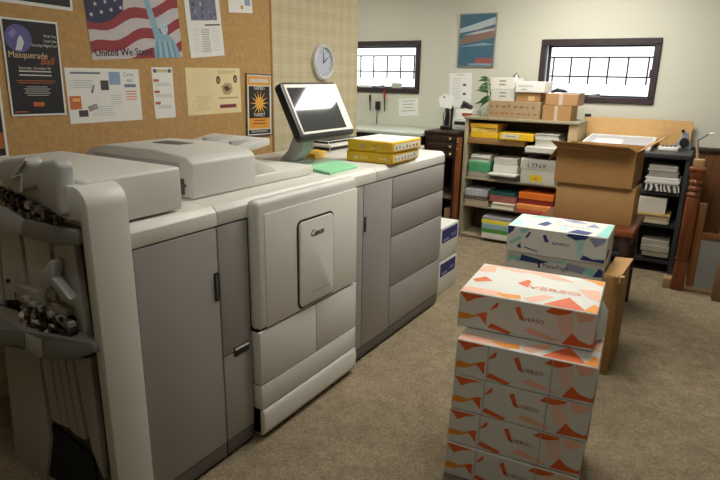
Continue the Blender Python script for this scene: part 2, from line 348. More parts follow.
# --- front doors and body
body = obj('engine_body', MB().box(-2.3, XF-.022, 1.078, 3.43, .05, .975), M_gap, P)
obj('caster_plinth', bx(-2.15, XF-.09, 1.1, 3.36, 0, .05), M_gap, P)
top = MB(); pr = [(-2.3, .972), (XF, .972), (XF, 1.022), (XF-.022, 1.042), (-2.3, 1.042)]
for a, b in ((1.078, 1.438), (1.441, 2.565), (2.568, 3.43)): top.prism([(x, a, z) for x, z in pr], (0, b-a, 0))
obj('top_panel', top, M_white2, P, bevel=.003)
def door(name, y0, y1, z0, z1, m, xf=XF, d=.02, bev=.004, parent=P, **k): return obj(name, bx(xf-d, xf, y0, y1, z0, z1), m, parent, bevel=bev, seg=2, **k)
d1 = door('front_door', 1.082, 1.431, .081, .967, M_grey)
d2 = door('side_door', 1.437, 1.592, .452, .966, M_grey)
d3 = door('side_door', 1.437, 1.592, .081, .447, M_grey)
door('skirt', 1.082, 1.431, .016, .078, M_skirt, XF-.004); door('skirt', 1.437, 1.592, .016, .078, M_skirt, XF-.004)
def latch(y0, y1, z0, z1, par, horizontal=False):
    l = obj('door_latch', bx(XF-.02, XF+.004, y0, y1, z0, z1), M_dark, par, bevel=.003)
    if not horizontal: obj('latch_lever', bx(XF, XF+.008, y0+.004, y0+.012, z0+.01, z1-.01), M_skirt, P, bevel=.002)
    else: obj('latch_lever', bx(XF, XF+.008, y0+.004, y1-.004, z1-.012, z1-.003), M_white, P, bevel=.002)
latch(1.408, 1.432, .69, .80, d1); latch(1.49, 1.575, .430, .468, d3, True)
# bulging white front of the engine
XB = -1.452; y0, y1 = 1.598, onx(356.5, 270, XB).y
ZT, ZL1, ZL2, ZL3, ZLB = onx(300, 190.5, XB).z, onx(306, 309, XB).z, onx(308, 357, XB).z, onx(308, 379.5, XB).z, .03
uc = MB().box(XF-.02, XB, y0, y1, ZL1+.002, ZT)
up = obj('upper_front_cover', uc, M_white, P, bevel=.026, seg=4)
obj('seam_backing', bx(XF-.03, XB-.014, y0+.006, y1-.004, .03, ZL1+.04), M_gap, P)
obj('cover_face', bx(XB-.01, XB+.004, y0+.045, y1-.006, ZL1+.008, ZT-.055), M_white2, up, bevel=.006, seg=2)
ys = onx(316.5, 325, XB).y
for a, b, c, e in ((y0+.004, ys-.002, ZL2+.002, ZL1-.002), (ys+.002, y1, ZL2+.002, ZL1-.002), (y0+.004, y1, ZL3+.002, ZL2-.002)):
    obj('cassette_drawer', bx(XF-.02, XB, a, b, c, e), M_white, P, bevel=.003, seg=2)
bp_ = MB().prism([(XF-.02, y0+.006, .02), (XB-.006, y0+.006, .02), (XB+.008, y0+.006, .04), (XB+.008, y0+.006, ZL3-.03), (XB, y0+.006, ZL3-.0015), (XF-.02, y0+.006, ZL3-.0015)], (0, y1-y0-.006, 0))
obj('bumper', bp_, M_white, P, bevel=.008, seg=3)
# logo panel
def rrect(fr, a0, a1, b0, b1, r, n=6):
    pts = []
    for cx, cy, s in ((a1-r, b1-r, 0), (a0+r, b1-r, 1), (a0+r, b0+r, 2), (a1-r, b0+r, 3)):
        for k in range(n+1):
            t = (s+k/n)*math.pi/2; pts.append((cx+r*math.cos(t), cy+r*math.sin(t)))
    return pts
fr = F((XB+.004, 0, 0), (0, 1, 0), (0, 0, 1))
ly0, ly1, lz0, lz1 = onx(296.5, 265, XB).y, onx(332.5, 250, XB).y, onx(314, 301.5, XB).z, onx(314, 215.5, XB).z
rim = MB().prism([fr.p(a, b, -.002) for a, b in rrect(fr, ly0, ly1, lz0, lz1, .03)], fr.n*.004)
ri = obj('logo_panel_rim', rim, M_dark, up)
lp = obj('logo_panel', MB().prism([fr.p(a, b, .0) for a, b in rrect(fr, ly0+.009, ly1-.009, lz0+.009, lz1-.009, .024)], fr.n*.009), M_white, up, bevel=.003)
cz_ = onx(315, 234, XB).z; t = MB()
for dx in (0, .001, .002): t.text(fr, 'Canon', onx(315, 232, XB).y+dx, cz_, .042, .0105+dx*.1, 0, 'CENTER', .85)
obj('model_line', MB().rect(fr, ly0+.09, ly1-.04, lz0+.055, lz0+.058, .0105), ink('a09d92'), lp)
obj('lettering', t, ink('1c1c1c'), lp)
# deck
y2, y3 = 2.385, 2.440
door('side_strip', y1+.004, y3, .081, .966, M_grey); c3 = door('column_door', 2.445, 2.742, .081, .966, M_grey); latch(2.449, 2.470, .725, .805, c3)
z = [.966, .795, .628, .330, .079]
for k in range(4): door('paper_drawer', 2.748, 3.43, z[k+1]+.003, z[k]-.003, M_grey)
door('skirt', y1+.004, 3.43, .016, .078, M_skirt, XF-.004)
obj('end_panel', bx(-2.3, XF-.03, 3.43, 3.437, .05, 1.02), M_grey, P)
obj('power_cable', MB().tube([(-1.62, 3.44, 1.0), (-1.58, 3.47, .99), (-1.56, 3.49, .93), (-1.57, 3.48, .8), (-1.58, 3.47, .4), (-1.6, 3.47, .012), (-1.7, 3.49, .012)], .02), M_dark, P, smooth=60)
obj('rear_tray', MB().box(-2.28, -2.05, 2.95, 3.33, 1.043, 1.07, 1).box(-2.3, -2.03, 2.93, 3.35, 1.07, 1.085, 0).box(-2.28, -2.06, 2.95, 3.3, 1.085, 1.105, 1), [M_white2, M_dark], P, bevel=.004)

# --- document feeder
ax0, ax1 = -2.29, -1.632
df = MB(); pr = [(ax0, 1.06), (ax1, 1.043), (ax1, 1.178), (ax1-.03, 1.2), (ax1-.2, 1.216), (ax0+.16, 1.212), (ax0+.05, 1.19), (ax0, 1.15)]
df.prism([(x, 1.46, zz) for x, zz in pr], (0, .35, 0)); adf = obj('document_feeder', df, M_white, P, bevel=.01, seg=3)
obj('feeder_side_cover', bx(ax0+.09, ax1-.06, 1.454, 1.467, 1.06, 1.178), M_guide, adf, bevel=.004)
obj('feeder_hinge', MB().box(ax1-.055, ax1-.04, 1.45, 1.46, 1.06, 1.12).box(ax1-.06, ax1-.03, 1.448, 1.459, 1.09, 1.1), M_skirt, adf)
obj('scanner_lid', bx(ax0+.02, ax1-.002, 1.475, 2.215, 1.043, 1.086), M_white2, P, bevel=.008, seg=2)
ot = MB().prism([(ax1-.02, 1.81, 1.078), (ax1-.02, 1.98, 1.078), (ax1-.02, 1.93, 1.115), (ax1-.02, 1.81, 1.165)], (-.34, 0, 0)); obj('output_slope', ot, M_white, adf, bevel=.006)
it = MB().prism([(ax1-.10, 1.81, 1.165), (ax1-.10, 1.81, 1.19), (ax1-.10, 2.02, 1.222), (ax1-.10, 2.02, 1.19)], (-.36, 0, 0)); it2 = obj('input_tray', it, M_white, adf, bevel=.006)
obj('tray_guide', bx(ax1-.33, ax1-.30, 1.83, 1.95, 1.20, 1.222), M_guide, it2, bevel=.002); obj('tray_guide', bx(ax1-.17, ax1-.15, 1.83, 1.94, 1.195, 1.218), M_guide, it2, bevel=.002)
obj('feed_slot', MB().box(ax1-.40, ax1-.24, 1.62, 1.7, 1.2125, 1.2165), M_skirt, adf)

# --- control panel
bl, br, tl, tr = V((-1.735, 2.262, 1.190)), V((-1.735, 2.742, 1.190)), V((-1.875, 2.272, 1.462)), V((-1.875, 2.752, 1.462))
cf = F(bl, (0, 1, 0), (tl-bl) - V((0, (tl-bl).y, 0))); cw, ch = .48, ((tl-bl).x**2+(tl-bl).z**2)**.5
cp = obj('control_panel', MB().prism([cf.p(a, b, -.045) for a, b in rrect(cf, 0, cw, 0, ch, .028)], cf.n*.045), M_dark, P, bevel=.008, seg=2)
bz = MB()
for a0, a1, b0, b1 in ((.022, cw-.004, .028, .04), (.022, cw-.004, ch-.032, ch-.014), (.022, .036, .04, ch-.032), (cw-.062, cw-.004, .04, ch-.032)): bz.slab(cf, a0, a1, b0, b1, -.001, .003)
obj('bezel', bz, M_white2, cp, bevel=.001, seg=1)
M_screen = mat('screen_glass', '3a3d40', .06, .03, 10, spec=.8, coat=.6)
obj('screen', MB().slab(cf, .036, cw-.062, .04, ch-.032, -.001, .0015), M_screen, cp)
obj('keys', MB().slab(cf, cw-.04, cw-.03, .10, .108, .003, .0045).slab(cf, cw-.04, cw-.03, .16, .168, .003, .0045), M_guide, cp)
ar = MB().prism([(-1.99, 2.36, 1.043), (-1.89, 2.36, 1.043), (-1.81, 2.36, 1.13), (-1.795, 2.36, 1.22), (-1.85, 2.36, 1.24), (-1.91, 2.36, 1.12)], (0, .10, 0)); obj('panel_arm', ar, M_guide, P, bevel=.01, seg=2)
obj('arm_foot', bx(-2.06, -1.85, 2.27, 2.52, 1.043, 1.065), M_guide, P, bevel=.008)

# ================================================================ things on the printer
def yawbox(name, label, cat, corner, yaw, w, d, z0, z1, mats, bevel=.004, group=None, seg=1, parent=None, mb=None):
    m = mb or MB(); m.M = Matrix.Translation((corner[0], corner[1], 0)) @ Matrix.Rotation(math.radians(yaw), 4, 'Z'); m.box(0, w, 0, d, z0, z1); m.M = Matrix.Identity(4)
    return obj(name, m, mats, parent, bevel=bevel, seg=seg, label=label, cat=cat, group=group)
def yawF(corner, yaw, side, w, d, z0):      # frames on the faces of a yawed box: front, right, left, top
    a = math.radians(yaw); e1, e2 = V((math.cos(a), math.sin(a), 0)), V((-math.sin(a), math.cos(a), 0)); c = V((corner[0], corner[1], z0)); zz = V((0, 0, 1))
    if side == 'front': return F(c, e1, zz)
    if side == 'right': return F(c+e1*w, e2, zz)
    if side == 'left': return F(c+e2*d, -e2, zz)
    if side == 'top': return F(c, e1, e2)
for k in range(2):
    c = (-1.76+.004*k, 2.69+.004*k); ya = 2-1.5*k
    z0 = 1.0425+k*.0605
    r = thing('paper_ream', ['lower yellow-wrapped ream of paper on the copier top', 'upper yellow-wrapped ream with open white top on the copier'][k], 'paper ream', (c[0]+.14, c[1]+.2, z0), 'yellow reams on the copier')
    b_ = yawbox('wrapper', None, None, c, ya, .285, .345, z0, z0+.0595, M_yel, .006, parent=r)
    ff, fR = yawF(c, ya, 'front', .285, .345, z0), yawF(c, ya, 'right', .285, .345, z0)
    m = MB(); m.rect(fR, .02, .325, .012, .045, .0012, 0)
    for j in range(7): a = .03+.04*j; m.rect(fR, a, a+random.uniform(.012, .028), .018, .018+random.uniform(.008, .02), .0018, random.choice((1, 2, 1)))
    obj('printed_label', m, [ink('ddd9c8'), ink('8a8a80'), ink('b8701e'), ink('efd060')], b_); m = MB()
    for j in range(5): a = .03+random.random()*.2; m.flat(ff, [(a, .012+.02*random.random()), (a+.03, .016), (a+.025, .035), (a+.005, .03)], .0012, random.choice((0, 3, 3)))
    obj('printed_flecks', m, [ink('ddd9c8'), ink('8a8a80'), ink('b8701e'), ink('efd060')], b_)
    if k == 1: yawbox('sheets', None, None, (c[0]+.006, c[1]+.006), ya, .272, .332, z0+.0590, z0+.061, M_paper, 0, parent=r)
def sheetstack(name, label, cat, pix, z0, th, m, group=None):
    pts = [onz(a, b, z0) for a, b in pix]; return obj(name, MB().prism(pts, (0, 0, th)), m, label=label, cat=cat, group=group, bevel=.0015, seg=1)
M_mint = mat('mint_paper', '8fd6a4', .7, .03)
sheetstack('paper_pad', 'small mint green paper pad on the copier beside the yellow reams', 'paper', [(311, 171), (330, 175), (357, 168), (338, 163.5)], 1.0425, .014, M_mint)
sheetstack('paper_sheet', 'loose mint green sheets behind the green pad on the copier', 'paper', [(299, 166), (312, 169), (336, 163), (348, 162.5), (330, 160)], 1.0425, .003, mat('mint_paper_pale', 'a5dcb4', .7, .03))
sheetstack('sticky_notes', 'yellow pad of notes behind the control panel on the copier', 'notepad', [(304, 158), (315, 160), (326, 156), (315, 154)], 1.0425, .03, M_yel)

# ================================================================ orange paper cartons
CO = dict(a='dc642c', b='e8952f', c='ebb69c', d='e8c6b2', w='d6d6cf')
FRONT = [('a', [(0, 1), (.22, .97), (.13, .86), (.07, .72)]), ('b', [(.0, .36), (.03, .42), (.12, .38), (.2, .52), (.23, .52), (.22, .30), (.16, .38), (.08, .24), (0, .22)]),
         ('a', [(.155, .43), (.22, .52), (.225, .16), (.19, .30)]), ('a', [(.24, .60), (.29, .84), (.31, .87), (.30, .72)]),
         ('a', [(.235, .12), (.265, .25), (.42, .1), (.40, -.0+.02)]), ('a', [(.43, .80), (.465, .86), (.50, .52), (.47, .50)]),
         ('c', [(.50, .22), (.55, .33), (.76, .14), (.72, .10), (.55, .16)]), ('a', [(.645, .84), (.69, 1), (.84, 1), (.80, .84), (.72, .80)]),
         ('d', [(.74, .80), (.84, .92), (.85, .4), (.78, .28), (.74, .5)]), ('c', [(.85, 1), (.99, .97), (.97, .82), (.89, .70)]),
         ('a', [(.785, .06), (.845, .40), (.90, .24), (.97, .18), (.99, .22), (1, .40), (1, .10)])]
TOP = [('c', [(0, 0), (0, .12), (.06, .17), (.30, .16), (.36, .02)]), ('b', [(.25, .10), (.44, .16), (.46, .05), (.36, .02)]), ('a', [(.02, .4), (.10, .55), (.18, .44), (.06, .34)]), ('c', [(0, .68), (.02, .92), (.12, .95), (.15, .74)]),
       ('c', [(.04, 1), (.24, 1), (.38, .86), (.2, .9)]), ('c', [(.25, .84), (.30, .98), (.62, .97), (.78, .80), (.60, .80), (.42, .9)]), ('a', [(.365, .50), (.43, .66), (.46, .62), (.46, .42)]), ('c', [(.46, .08), (.60, .28), (.68, .26), (.55, .02)]),
       ('a', [(.62, .0), (.78, .32), (.92, .03), (.86, 0)]), ('c', [(.82, .62), (.98, .66), (1, .34), (.92, .40)]), ('b', [(.90, .0), (.96, .24), (1, .2), (1, 0)]), ('b', [(.80, .98), (1, .98), (1, .80), (.92, .90)])]
RIGHT = [('a', [(0, .05), (0, .45), (.2, .3), (.45, .12), (.3, .04)]), ('c', [(.5, .5), (.7, .9), (.9, .6)]), ('b', [(.7, .0), (1, .4), (1, 0)])]
def carton(label, corner, yaw, w, d, z0, h, cols, mats, group, brand='VERSO', pat=(FRONT, TOP, RIGHT), straps=False, seam=True):
    t = thing('paper_carton', label, 'carton', (corner[0], corner[1], z0), group)
    b = yawbox('box', None, None, corner, yaw, w, d, z0, z0+h-.0028, M_carton, .003, parent=t)
    ks = list(cols)
    for side, pl, W, H, o in (('front', pat[0], w, h-.0028, 0), ('top', pat[1], w, d, 1), ('right', pat[2], d, h-.0028, 0), ('left', pat[2], d, h-.0028, 0)):
        m = MB(); fr = yawF(corner, yaw, side, w, d, z0 + (h-.0028 if o else 0))
        for j, (c, pts) in enumerate(pl): m.flat(fr, [(min(max(a, .005), .995)*W, min(max(q, .02), .98)*H) for a, q in pts], .0006+.00005*j, ks.index(c))
        obj('printed_pattern', m, [ink(cols[k]) for k in ks], b)
    l = MB(); fr = yawF(corner, yaw, 'front', w, d, z0)
    if brand == 'VERSO':
        l.text(fr, 'VERSO', w*.50, h*.48, h*.15, .0015, 0, 'LEFT', 1.12); l.flat(fr, [(w*.47, h*.56), (w*.495, h*.46), (w*.505, h*.48), (w*.48, h*.58)], .0015, 0)
        ft = yawF(corner, yaw, 'top', w, d, z0+h-.0028); obj('lettering', MB().text(ft, 'VERSO', w*.46, d*.40, d*.14, .0018, 0, 'LEFT', 1.25), mats[1], b)
    else:
        l.text(fr, 'NewPage', w*.40, h*.56, h*.24, .0015, 0, 'LEFT', 1.0)
        l.flat(fr, [(w*.33, h*.80), (w*.375, h*.84), (w*.375, h*.52), (w*.355, h*.52), (w*.352, h*.76)], .0015, 0)
    obj('lettering', l, mats, b)
    if straps:
        for u in (.245, .70): obj('strap', MB().slab(fr, w*u-.0018, w*u+.0018, 0, h-.003, .0015, .0025), mat('strap_plastic', 'aeb0aa', .3, .02), b)
    return t
YW = 6.0
LB = [ink('a04c28'), ink('f09a70')]
base = onz(443, 472, 0)
HC = .145
ords = ['bottom', 'fourth from the top', 'middle', 'second from the top']
for k in range(4):
    off = (.004, .007, .014, .018)[k]
    carton(f'orange and white printed paper carton, {ords[k]} of the front stack of five', (base.x+off, base.y+(.006 if k else 0)), YW, .485, .375, k*HC, HC, CO, LB, 'orange paper cartons', straps=True)
t1 = carton('orange and white paper carton on top of the front stack, set back from those below', (-.757, 1.95), YW, .49, .375, 4*HC, HC, CO, LB, 'orange paper cartons')
fR = yawF((-.757, 1.95), YW, 'right', .49, .375, 4*HC)
fl = MB().prism([fR.p(.06, .02, .001), fR.p(.13, .01, .03), fR.p(.19, .09, .028), fR.p(.18, .135, .002)], fR.u*.004); obj('torn_flap', fl, M_carton, t1)

# teal and navy cartons behind
CT = dict(a='223a78', b='8cc9c0', c='a9d8d2', d='8f93b5', w='d6d6cf')
TF = [('a', [(0, .62), (.0, .98), (.08, .98), (.06, .80)]), ('b', [(.02, .35), (.14, .66), (.16, .55), (.05, .30)]), ('b', [(.12, .9), (.2, .98), (.24, .92), (.16, .74)]), ('a', [(.19, .60), (.23, .84), (.25, .84), (.22, .62)]), ('a', [(.11, .22), (.15, .40), (.16, .16)]),
      ('a', [(.19, .22), (.20, .26), (.34, .15), (.33, .12)]), ('a', [(.37, .78), (.40, .82), (.44, .56), (.40, .54)]), ('a', [(.60, .90), (.63, 1), (.83, 1), (.78, .80), (.70, .76)]), ('c', [(.71, .78), (.78, .84), (.78, .2), (.73, .2)]),
      ('d', [(.82, .92), (.99, .96), (.96, .80), (.89, .60)]), ('a', [(.76, .08), (.79, .26), (.88, .16), (.99, .20), (.99, .06)])]
TT = [('c', [(0, 0), (.0, .4), (.08, .5), (.16, .1)]), ('a', [(.26, .3), (.33, .62), (.40, .5), (.36, .25)]), ('b', [(.1, .8), (.2, 1), (.35, 1), (.3, .85)]), ('d', [(.45, .9), (.6, .98), (.75, .8), (.6, .75)]), ('a', [(.60, 0), (.68, .3), (.84, .22), (.80, 0)]),
      ('b', [(.88, .0), (.94, .9), (1, .95), (1, 0)]), ('c', [(.50, .1), (.55, .4), (.6, .2)]), ('d', [(.74, .55), (.8, .85), (.88, .6)])]
TR_ = [('a', [(0, .2), (.2, .5), (.5, .3), (.3, .1)]), ('b', [(.5, .6), (.8, .95), (1, .6)])]
NF = [('b', [(.02, .55), (.05, .9), (.16, .85), (.16, .62), (.08, .72)]), ('a', [(.16, .70), (.17, .95), (.46, .80), (.36, .68)]), ('c', [(.40, .84), (.6, .96), (.62, .78)]), ('d', [(.62, .62), (.64, .88), (.86, .80), (.80, .55)]), ('b', [(.80, .60), (.84, .84), (.92, .78), (.90, .52)]), ('a', [(.90, .52), (.95, .86), (1, .8), (1, .55)]), ('c', [(.55, .2), (.75, .4), (.7, .1)])]
tc = onz(508, 224.3, .735); TY = 3.0
LT = [ink('20304a'), ink('9aa4bd')]
for k in range(5):
    br_ = 'VERSO' if k in (4, 1) else 'NewPage'
    lab = ['bottom teal and navy printed carton of the stack behind the orange cartons', 'second-lowest teal and navy carton behind the orange cartons', 'middle teal and navy printed carton behind the orange cartons', 'white carton lettered NewPage, second from top behind the orange stack', 'white carton with teal and navy shapes topping the stack behind the orange cartons'][k]
    carton(lab, (tc.x+(0, .004, -.004, -.001, 0)[k], tc.y+(.004, .0, .004, .006, 0)[k]), TY, .508, .318, k*.147, .147, CT, LT, 'teal paper cartons', br_, ((TF if br_ == 'VERSO' else NF), TT, TR_))

# cardboard standing beside the teal stack
cb = thing('cardboard_box', 'narrow brown cardboard box standing on the carpet beside the teal cartons', 'box', (-.34, 3.2, 0))
xa, xb = tc.x+.508+.004, -.328
obj('body', bx(xa, xb, 3.02, 3.40, 0, .54), M_card, cb, bevel=.004)
obj('top_flap', MB().prism([(xa, 3.03, .541), (xb, 3.03, .541), (xb+.012, 3.39, .548), (xa, 3.39, .541)], (0, 0, .004)), M_card2, cb)
g = MB()
for j in range(14):
    x = random.uniform(xb-.03, xb+.006); y = random.uniform(3.0, 3.04); g.box(x, x+.012, y, y+.012, .515+random.random()*.03, .55, j % 2)
obj('torn_edge', g, [mat('torn_card', 'c9a56e', .9), M_card], cb)

# ================================================================ brown boxes on the wooden side table
TZ = .61
tb = thing('side_table', 'reddish wooden side table under the two brown cardboard boxes', 'table', (-.64, 3.98, 0))
obj('table_top', bx(-.97, -.372, 3.74, 4.30, TZ-.035, TZ), M_tabwood, tb, bevel=.006)
obj('apron', MB().box(-.93, -.395, 3.76, 3.78, TZ-.12, TZ-.035).box(-.93, -.395, 4.24, 4.26, TZ-.12, TZ-.035).box(-.41, -.39, 3.78, 4.24, TZ-.12, TZ-.035).box(-.935, -.915, 3.78, 4.24, TZ-.12, TZ-.035), M_darkwood, tb)
for x in (-.93, -.44):
    for y in (3.755, 4.215): obj('leg', bx(x, x+.05, y, y+.05, 0, TZ-.035), M_darkwood, tb, bevel=.004)
BY = 3.90; byaw = 1.0
lx, rx = ony(555, 200, BY).x, ony(636, 205, BY).x
cb2 = thing('cardboard_box', 'closed brown cardboard box on the side table beneath the open box', 'box', ((lx+rx)/2, BY+.15, TZ))
H1 = ony(595, 185.5, BY).z - TZ
obj('body', bx(lx, rx-.012, BY, BY+.27, TZ, TZ+H1), M_card2, cb2, bevel=.004)
obj('top_seam', bx(lx+.01, rx-.02, BY+.13, BY+.138, TZ+H1-.002, TZ+H1), M_card, cb2)
Z1 = TZ+H1+.001; lx2, rx2 = ony(556, 160, BY-.02).x, ony(634.5, 170, BY-.02).x; Z2 = ony(634, 153, BY-.02).z; B0, B1 = BY-.02, BY+.42; th = .005
ob = thing('open_cardboard_box', 'open brown cardboard box with raised flaps, topmost on the side table', 'box', ((lx2+rx2)/2, BY+.14, Z1))
wl = MB(); wl.box(lx2, rx2, B0, B0+th, Z1, Z2).box(lx2, rx2, B1-th, B1, Z1, Z2).box(lx2, lx2+th, B0+th, B1-th, Z1, Z2).box(rx2-th, rx2, B0+th, B1-th, Z1, Z2).box(lx2, rx2, B0+th, B1-th, Z1, Z1+th)
obj('body', wl, M_card, ob, bevel=.0015, seg=1)
ZF = Z2
flp = [('front', [(lx2, B0, ZF), (rx2, B0, ZF), (rx2-.04, B0-.08, ZF+.035), (lx2-.025, B0-.08, ZF+.045)]),
       ('right', [(rx2, B0, ZF), (rx2, B1, ZF), (rx2+.13, B1-.02, ZF+.085), (rx2+.13, B0+.03, ZF+.085)]),
       ('left', [(lx2, B0, ZF), (lx2, B1, ZF), (lx2-.06, B1-.02, ZF-.09), (lx2-.06, B0+.05, ZF-.09)]),
       ('back', [(lx2, B1, ZF), (rx2, B1, ZF), (rx2-.02, B1+.10, ZF-.06), (lx2+.02, B1+.10, ZF-.06)])]
for nm, pts in flp: obj('flap', MB().prism(pts, (0, 0, .005)), M_card, ob)
lf = F((lx2+.10, B0-.052, ZF+.033), (1, 0, -.02), (0, -.08, .042)); obj('label_sticker', MB().slab(lf, 0, .09, -.02, .028, .0005, .0015), mat('sticker', 'b49b7b', .6), ob)
g = MB(); g.box(lx2+.03, rx2-.03, B0+.03, B1-.03, Z1+.006, Z2-.05)
obj('packing_paper', g, M_paper, ob, bevel=.01)

# ================================================================ bookcase with paper stock
BF, BD = 5.18, 5.53; bx0, bx1 = -2.068, -1.055
SH = [.032, .325, .588, .962, 1.150]
bc = thing('bookcase', 'beige open bookcase of paper stock under the right window', 'bookcase', ((bx0+bx1)/2, (BF+BD)/2, 0))
obj('side_panel', bx(bx0, bx0+.03, BF, BD, 0, 1.126), M_shelfbeige, bc, bevel=.002); obj('side_panel', bx(bx1-.075, bx1, BF, BD, 0, 1.126), mat('bookcase_side_tan', 'b09a72', .6, .06), bc, bevel=.002)
obj('back_panel', bx(bx0, bx1, BD, BD+.01, 0, 1.126), mat('bookcase_back', '5a5040', .8), bc)
obj('top_board', bx(bx0-.008, bx1+.008, BF-.015, BD+.01, 1.126, 1.150), M_shelfbeige, bc, bevel=.003)
XS = ony(524.5, 140, BF).x
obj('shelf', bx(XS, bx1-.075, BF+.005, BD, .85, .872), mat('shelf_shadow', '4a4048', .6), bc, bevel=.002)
for i, zz in enumerate(SH[:4]): obj('shelf', bx(bx0+.03, XS if i == 3 else bx1-.075, BF+.005, BD, zz-(.025, .02, .02, .055)[i], zz), (M_shelfbeige, M_shelfbeige, M_shelfbeige, M_shelftan)[i], bc, bevel=.002)
obj('kick_board', bx(bx0+.03, bx1-.075, BF+.02, BF+.035, 0, .006), M_shelfbeige, bc)
def pack(name, label, cat, px0, px1, pymid, Y, depth, z0, th, m, group=None, yaw=0, bevel=.003, sheets=False, lo=-9, hi=9):
    a, b = max(lo, ony(px0, pymid, Y).x), min(hi, ony(px1, pymid, Y).x)
    mb = MB(); c = V(((a+b)/2, Y+depth/2, 0)); mb.M = Matrix.Translation(c) @ Matrix.Rotation(math.radians(yaw), 4, 'Z') @ Matrix.Translation(-c)
    if m is M_paper: m = mat('sheet_edges', 'cdccc5', .8, .04, 10)
    if sheets:
        n = max(3, int(th/.008))
        for k in range(n):
            j, jj = random.uniform(-.006, .006), random.uniform(-.006, .006); mb.box(a+j, b+j, Y+jj, Y+depth+jj-.01, z0+th*k/n, z0+th*(k+.93)/n)
        bevel = 0
    else: mb.box(a, b, Y, Y+depth, z0, z0+th)
    o = obj(name, mb, m, label=label, cat=cat, group=group, bevel=bevel, seg=1); o['x0'], o['x1'] = a, b
    return o
def pile(items, z0, gap=.0006):
    z = z0 + gap
    for it in items:
        th = it[9]; pack(*it[:8], z, th, *it[10:12], **it[12]); z += th + gap
    return z
GT = 'paper packs on the bookcase'
LO = bx0+.042
def I(name, label, cat, p0, p1, pm, Y, dep, th, m, **k):
    k['lo'] = LO; k.setdefault('hi', bx1-.085); return (name, label, cat, p0, p1, pm, Y, dep, None, th, m, GT, k)
wp = mat('wrapped_white', 'cfcdc2', .6, .04); wg = mat('wrapped_grey', 'a9a79d', .6, .05)
# top shelf
pile([I('paper_ream', 'lowest of three yellow reams at left of the bookcase top shelf', 'paper ream', 470.5, 498, 134, BF+.01, .28, .046, M_yel),
      I('paper_ream', 'middle of three yellow reams at left of the bookcase top shelf', 'paper ream', 471, 497, 128, BF+.012, .28, .042, mat('yellow_pale', 'e6c765', .5, .15, 12), yaw=1.5),
      I('paper_ream', 'uppermost of three yellow reams at left of the bookcase top shelf', 'paper ream', 471, 498.5, 122, BF+.004, .28, .04, mat('yellow_orange', 'dba92a', .5, .1, 10), yaw=-2)], SH[3])
yr = pack('paper_ream', 'yellow and white ream lying in the middle of the bookcase top shelf', 'paper ream', 499, 533, 136, BF-.02, .24, SH[3]+.0006, .062, M_yel, GT)
fr = F((yr['x0'], BF-.02, SH[3]), (1, 0, 0), (0, 0, 1)); w_ = yr['x1']-yr['x0']
obj('ream_label', MB().rect(fr, w_*.08, w_*.6, .012, .055, .001, 0).rect(fr, w_*.2, w_*.5, .03, .036, .0015, 1), [ink('d8d2bc'), ink('8a8470')], yr)
pile([I('paper_stack', 'bright white papers jutting out under the white packs at right', 'paper', 525, 557.5, 148, BF-.09, .3, .05, M_paper, sheets=True, yaw=2),
      I('paper_ream', 'grey-white paper pack at right end of the bookcase top shelf, lower', 'paper ream', 535.5, 560, 140, BF+.01, .3, .06, wp),
      I('paper_stack', 'white loose paper stack on the right pack of the bookcase top shelf', 'paper', 535.5, 559, 131, BF, .3, .05, M_paper, sheets=True, yaw=1)], .872)
# second shelf
pile([I('paper_stack', 'grey paper pack under the green pack on the second shelf', 'paper', 468, 487, 174, BF+.01, .28, .055, wg, sheets=True),
      I('paper_ream', 'green paper pack at left of the second bookcase shelf', 'paper ream', 469, 489.5, 162, BF+.01, .28, .085, mat('green_pack', '4f9d6c', .6, .08, 10)),
      I('paper_ream', 'pale green sheets directly above the green pack on the second shelf', 'paper ream', 469, 489.5, 155, BF+.012, .28, .02, mat('green_pack_pale', '8cc09a', .6, .06)),
      I('paper_stack', 'white sheets topping the green packs on the second shelf', 'paper', 471.5, 490, 152, BF+.02, .26, .05, M_paper, sheets=True)], SH[2])
pile([I('magazine_stack', 'dark mixed magazines at the bottom middle of the second shelf', 'magazines', 495.5, 517.5, 178, BF-.01, .28, .045, mat('magazine_dark', '6a6a66', .5, .5, 40), sheets=True),
      I('paper_stack', 'white sheets jutting out over the magazines on the second shelf', 'paper', 488.5, 517, 172, BF-.055, .3, .022, M_paper, sheets=True, yaw=-3),
      I('paper_ream', 'lower white wrapped pack in the middle of the second shelf', 'paper ream', 493.5, 517.5, 164, BF+.012, .28, .07, wp),
      I('paper_ream', 'upper white wrapped pack in the middle of the second shelf', 'paper ream', 494.5, 517.5, 155, BF+.016, .28, .065, mat('wrapped_white_b', 'c3c1b8', .6, .04))], SH[2])
lb = thing('lidded_box', 'white lidded box lettered LYNX on the bookcase second shelf', 'box', ony(538, 190, BF-.03))
a, b = ony(519.5, 176, BF-.03).x, ony(556, 176, BF-.03).x
lz = SH[2]+.0006
obj('box', bx(a+.005, b-.005, BF-.025, BF+.3, lz, lz+.17), wp, lb, bevel=.003); ld = obj('lid', bx(a, b, BF-.03, BF+.305, lz+.128, lz+.222), mat('lid_white', 'd8d6cd', .6, .03), lb, bevel=.004)
fr = F((a, BF-.03, lz), (1, 0, 0), (0, 0, 1)); ww = b-a
obj('lettering', MB().text(fr, 'LYNX', ww*.46, .15, .058, .001, 0, 'CENTER', 1.15), ink('2c2c2c'), ld)
fr2 = F((a, BF-.025, lz), (1, 0, 0), (0, 0, 1)); obj('yellow_label', MB().rect(fr2, ww*.28, ww*.62, .025, .085, .001, 0).rect(fr2, ww*.4, ww*.5, .04, .06, .0015, 1), [ink('e0c42c'), ink('d98a3a')], lb)
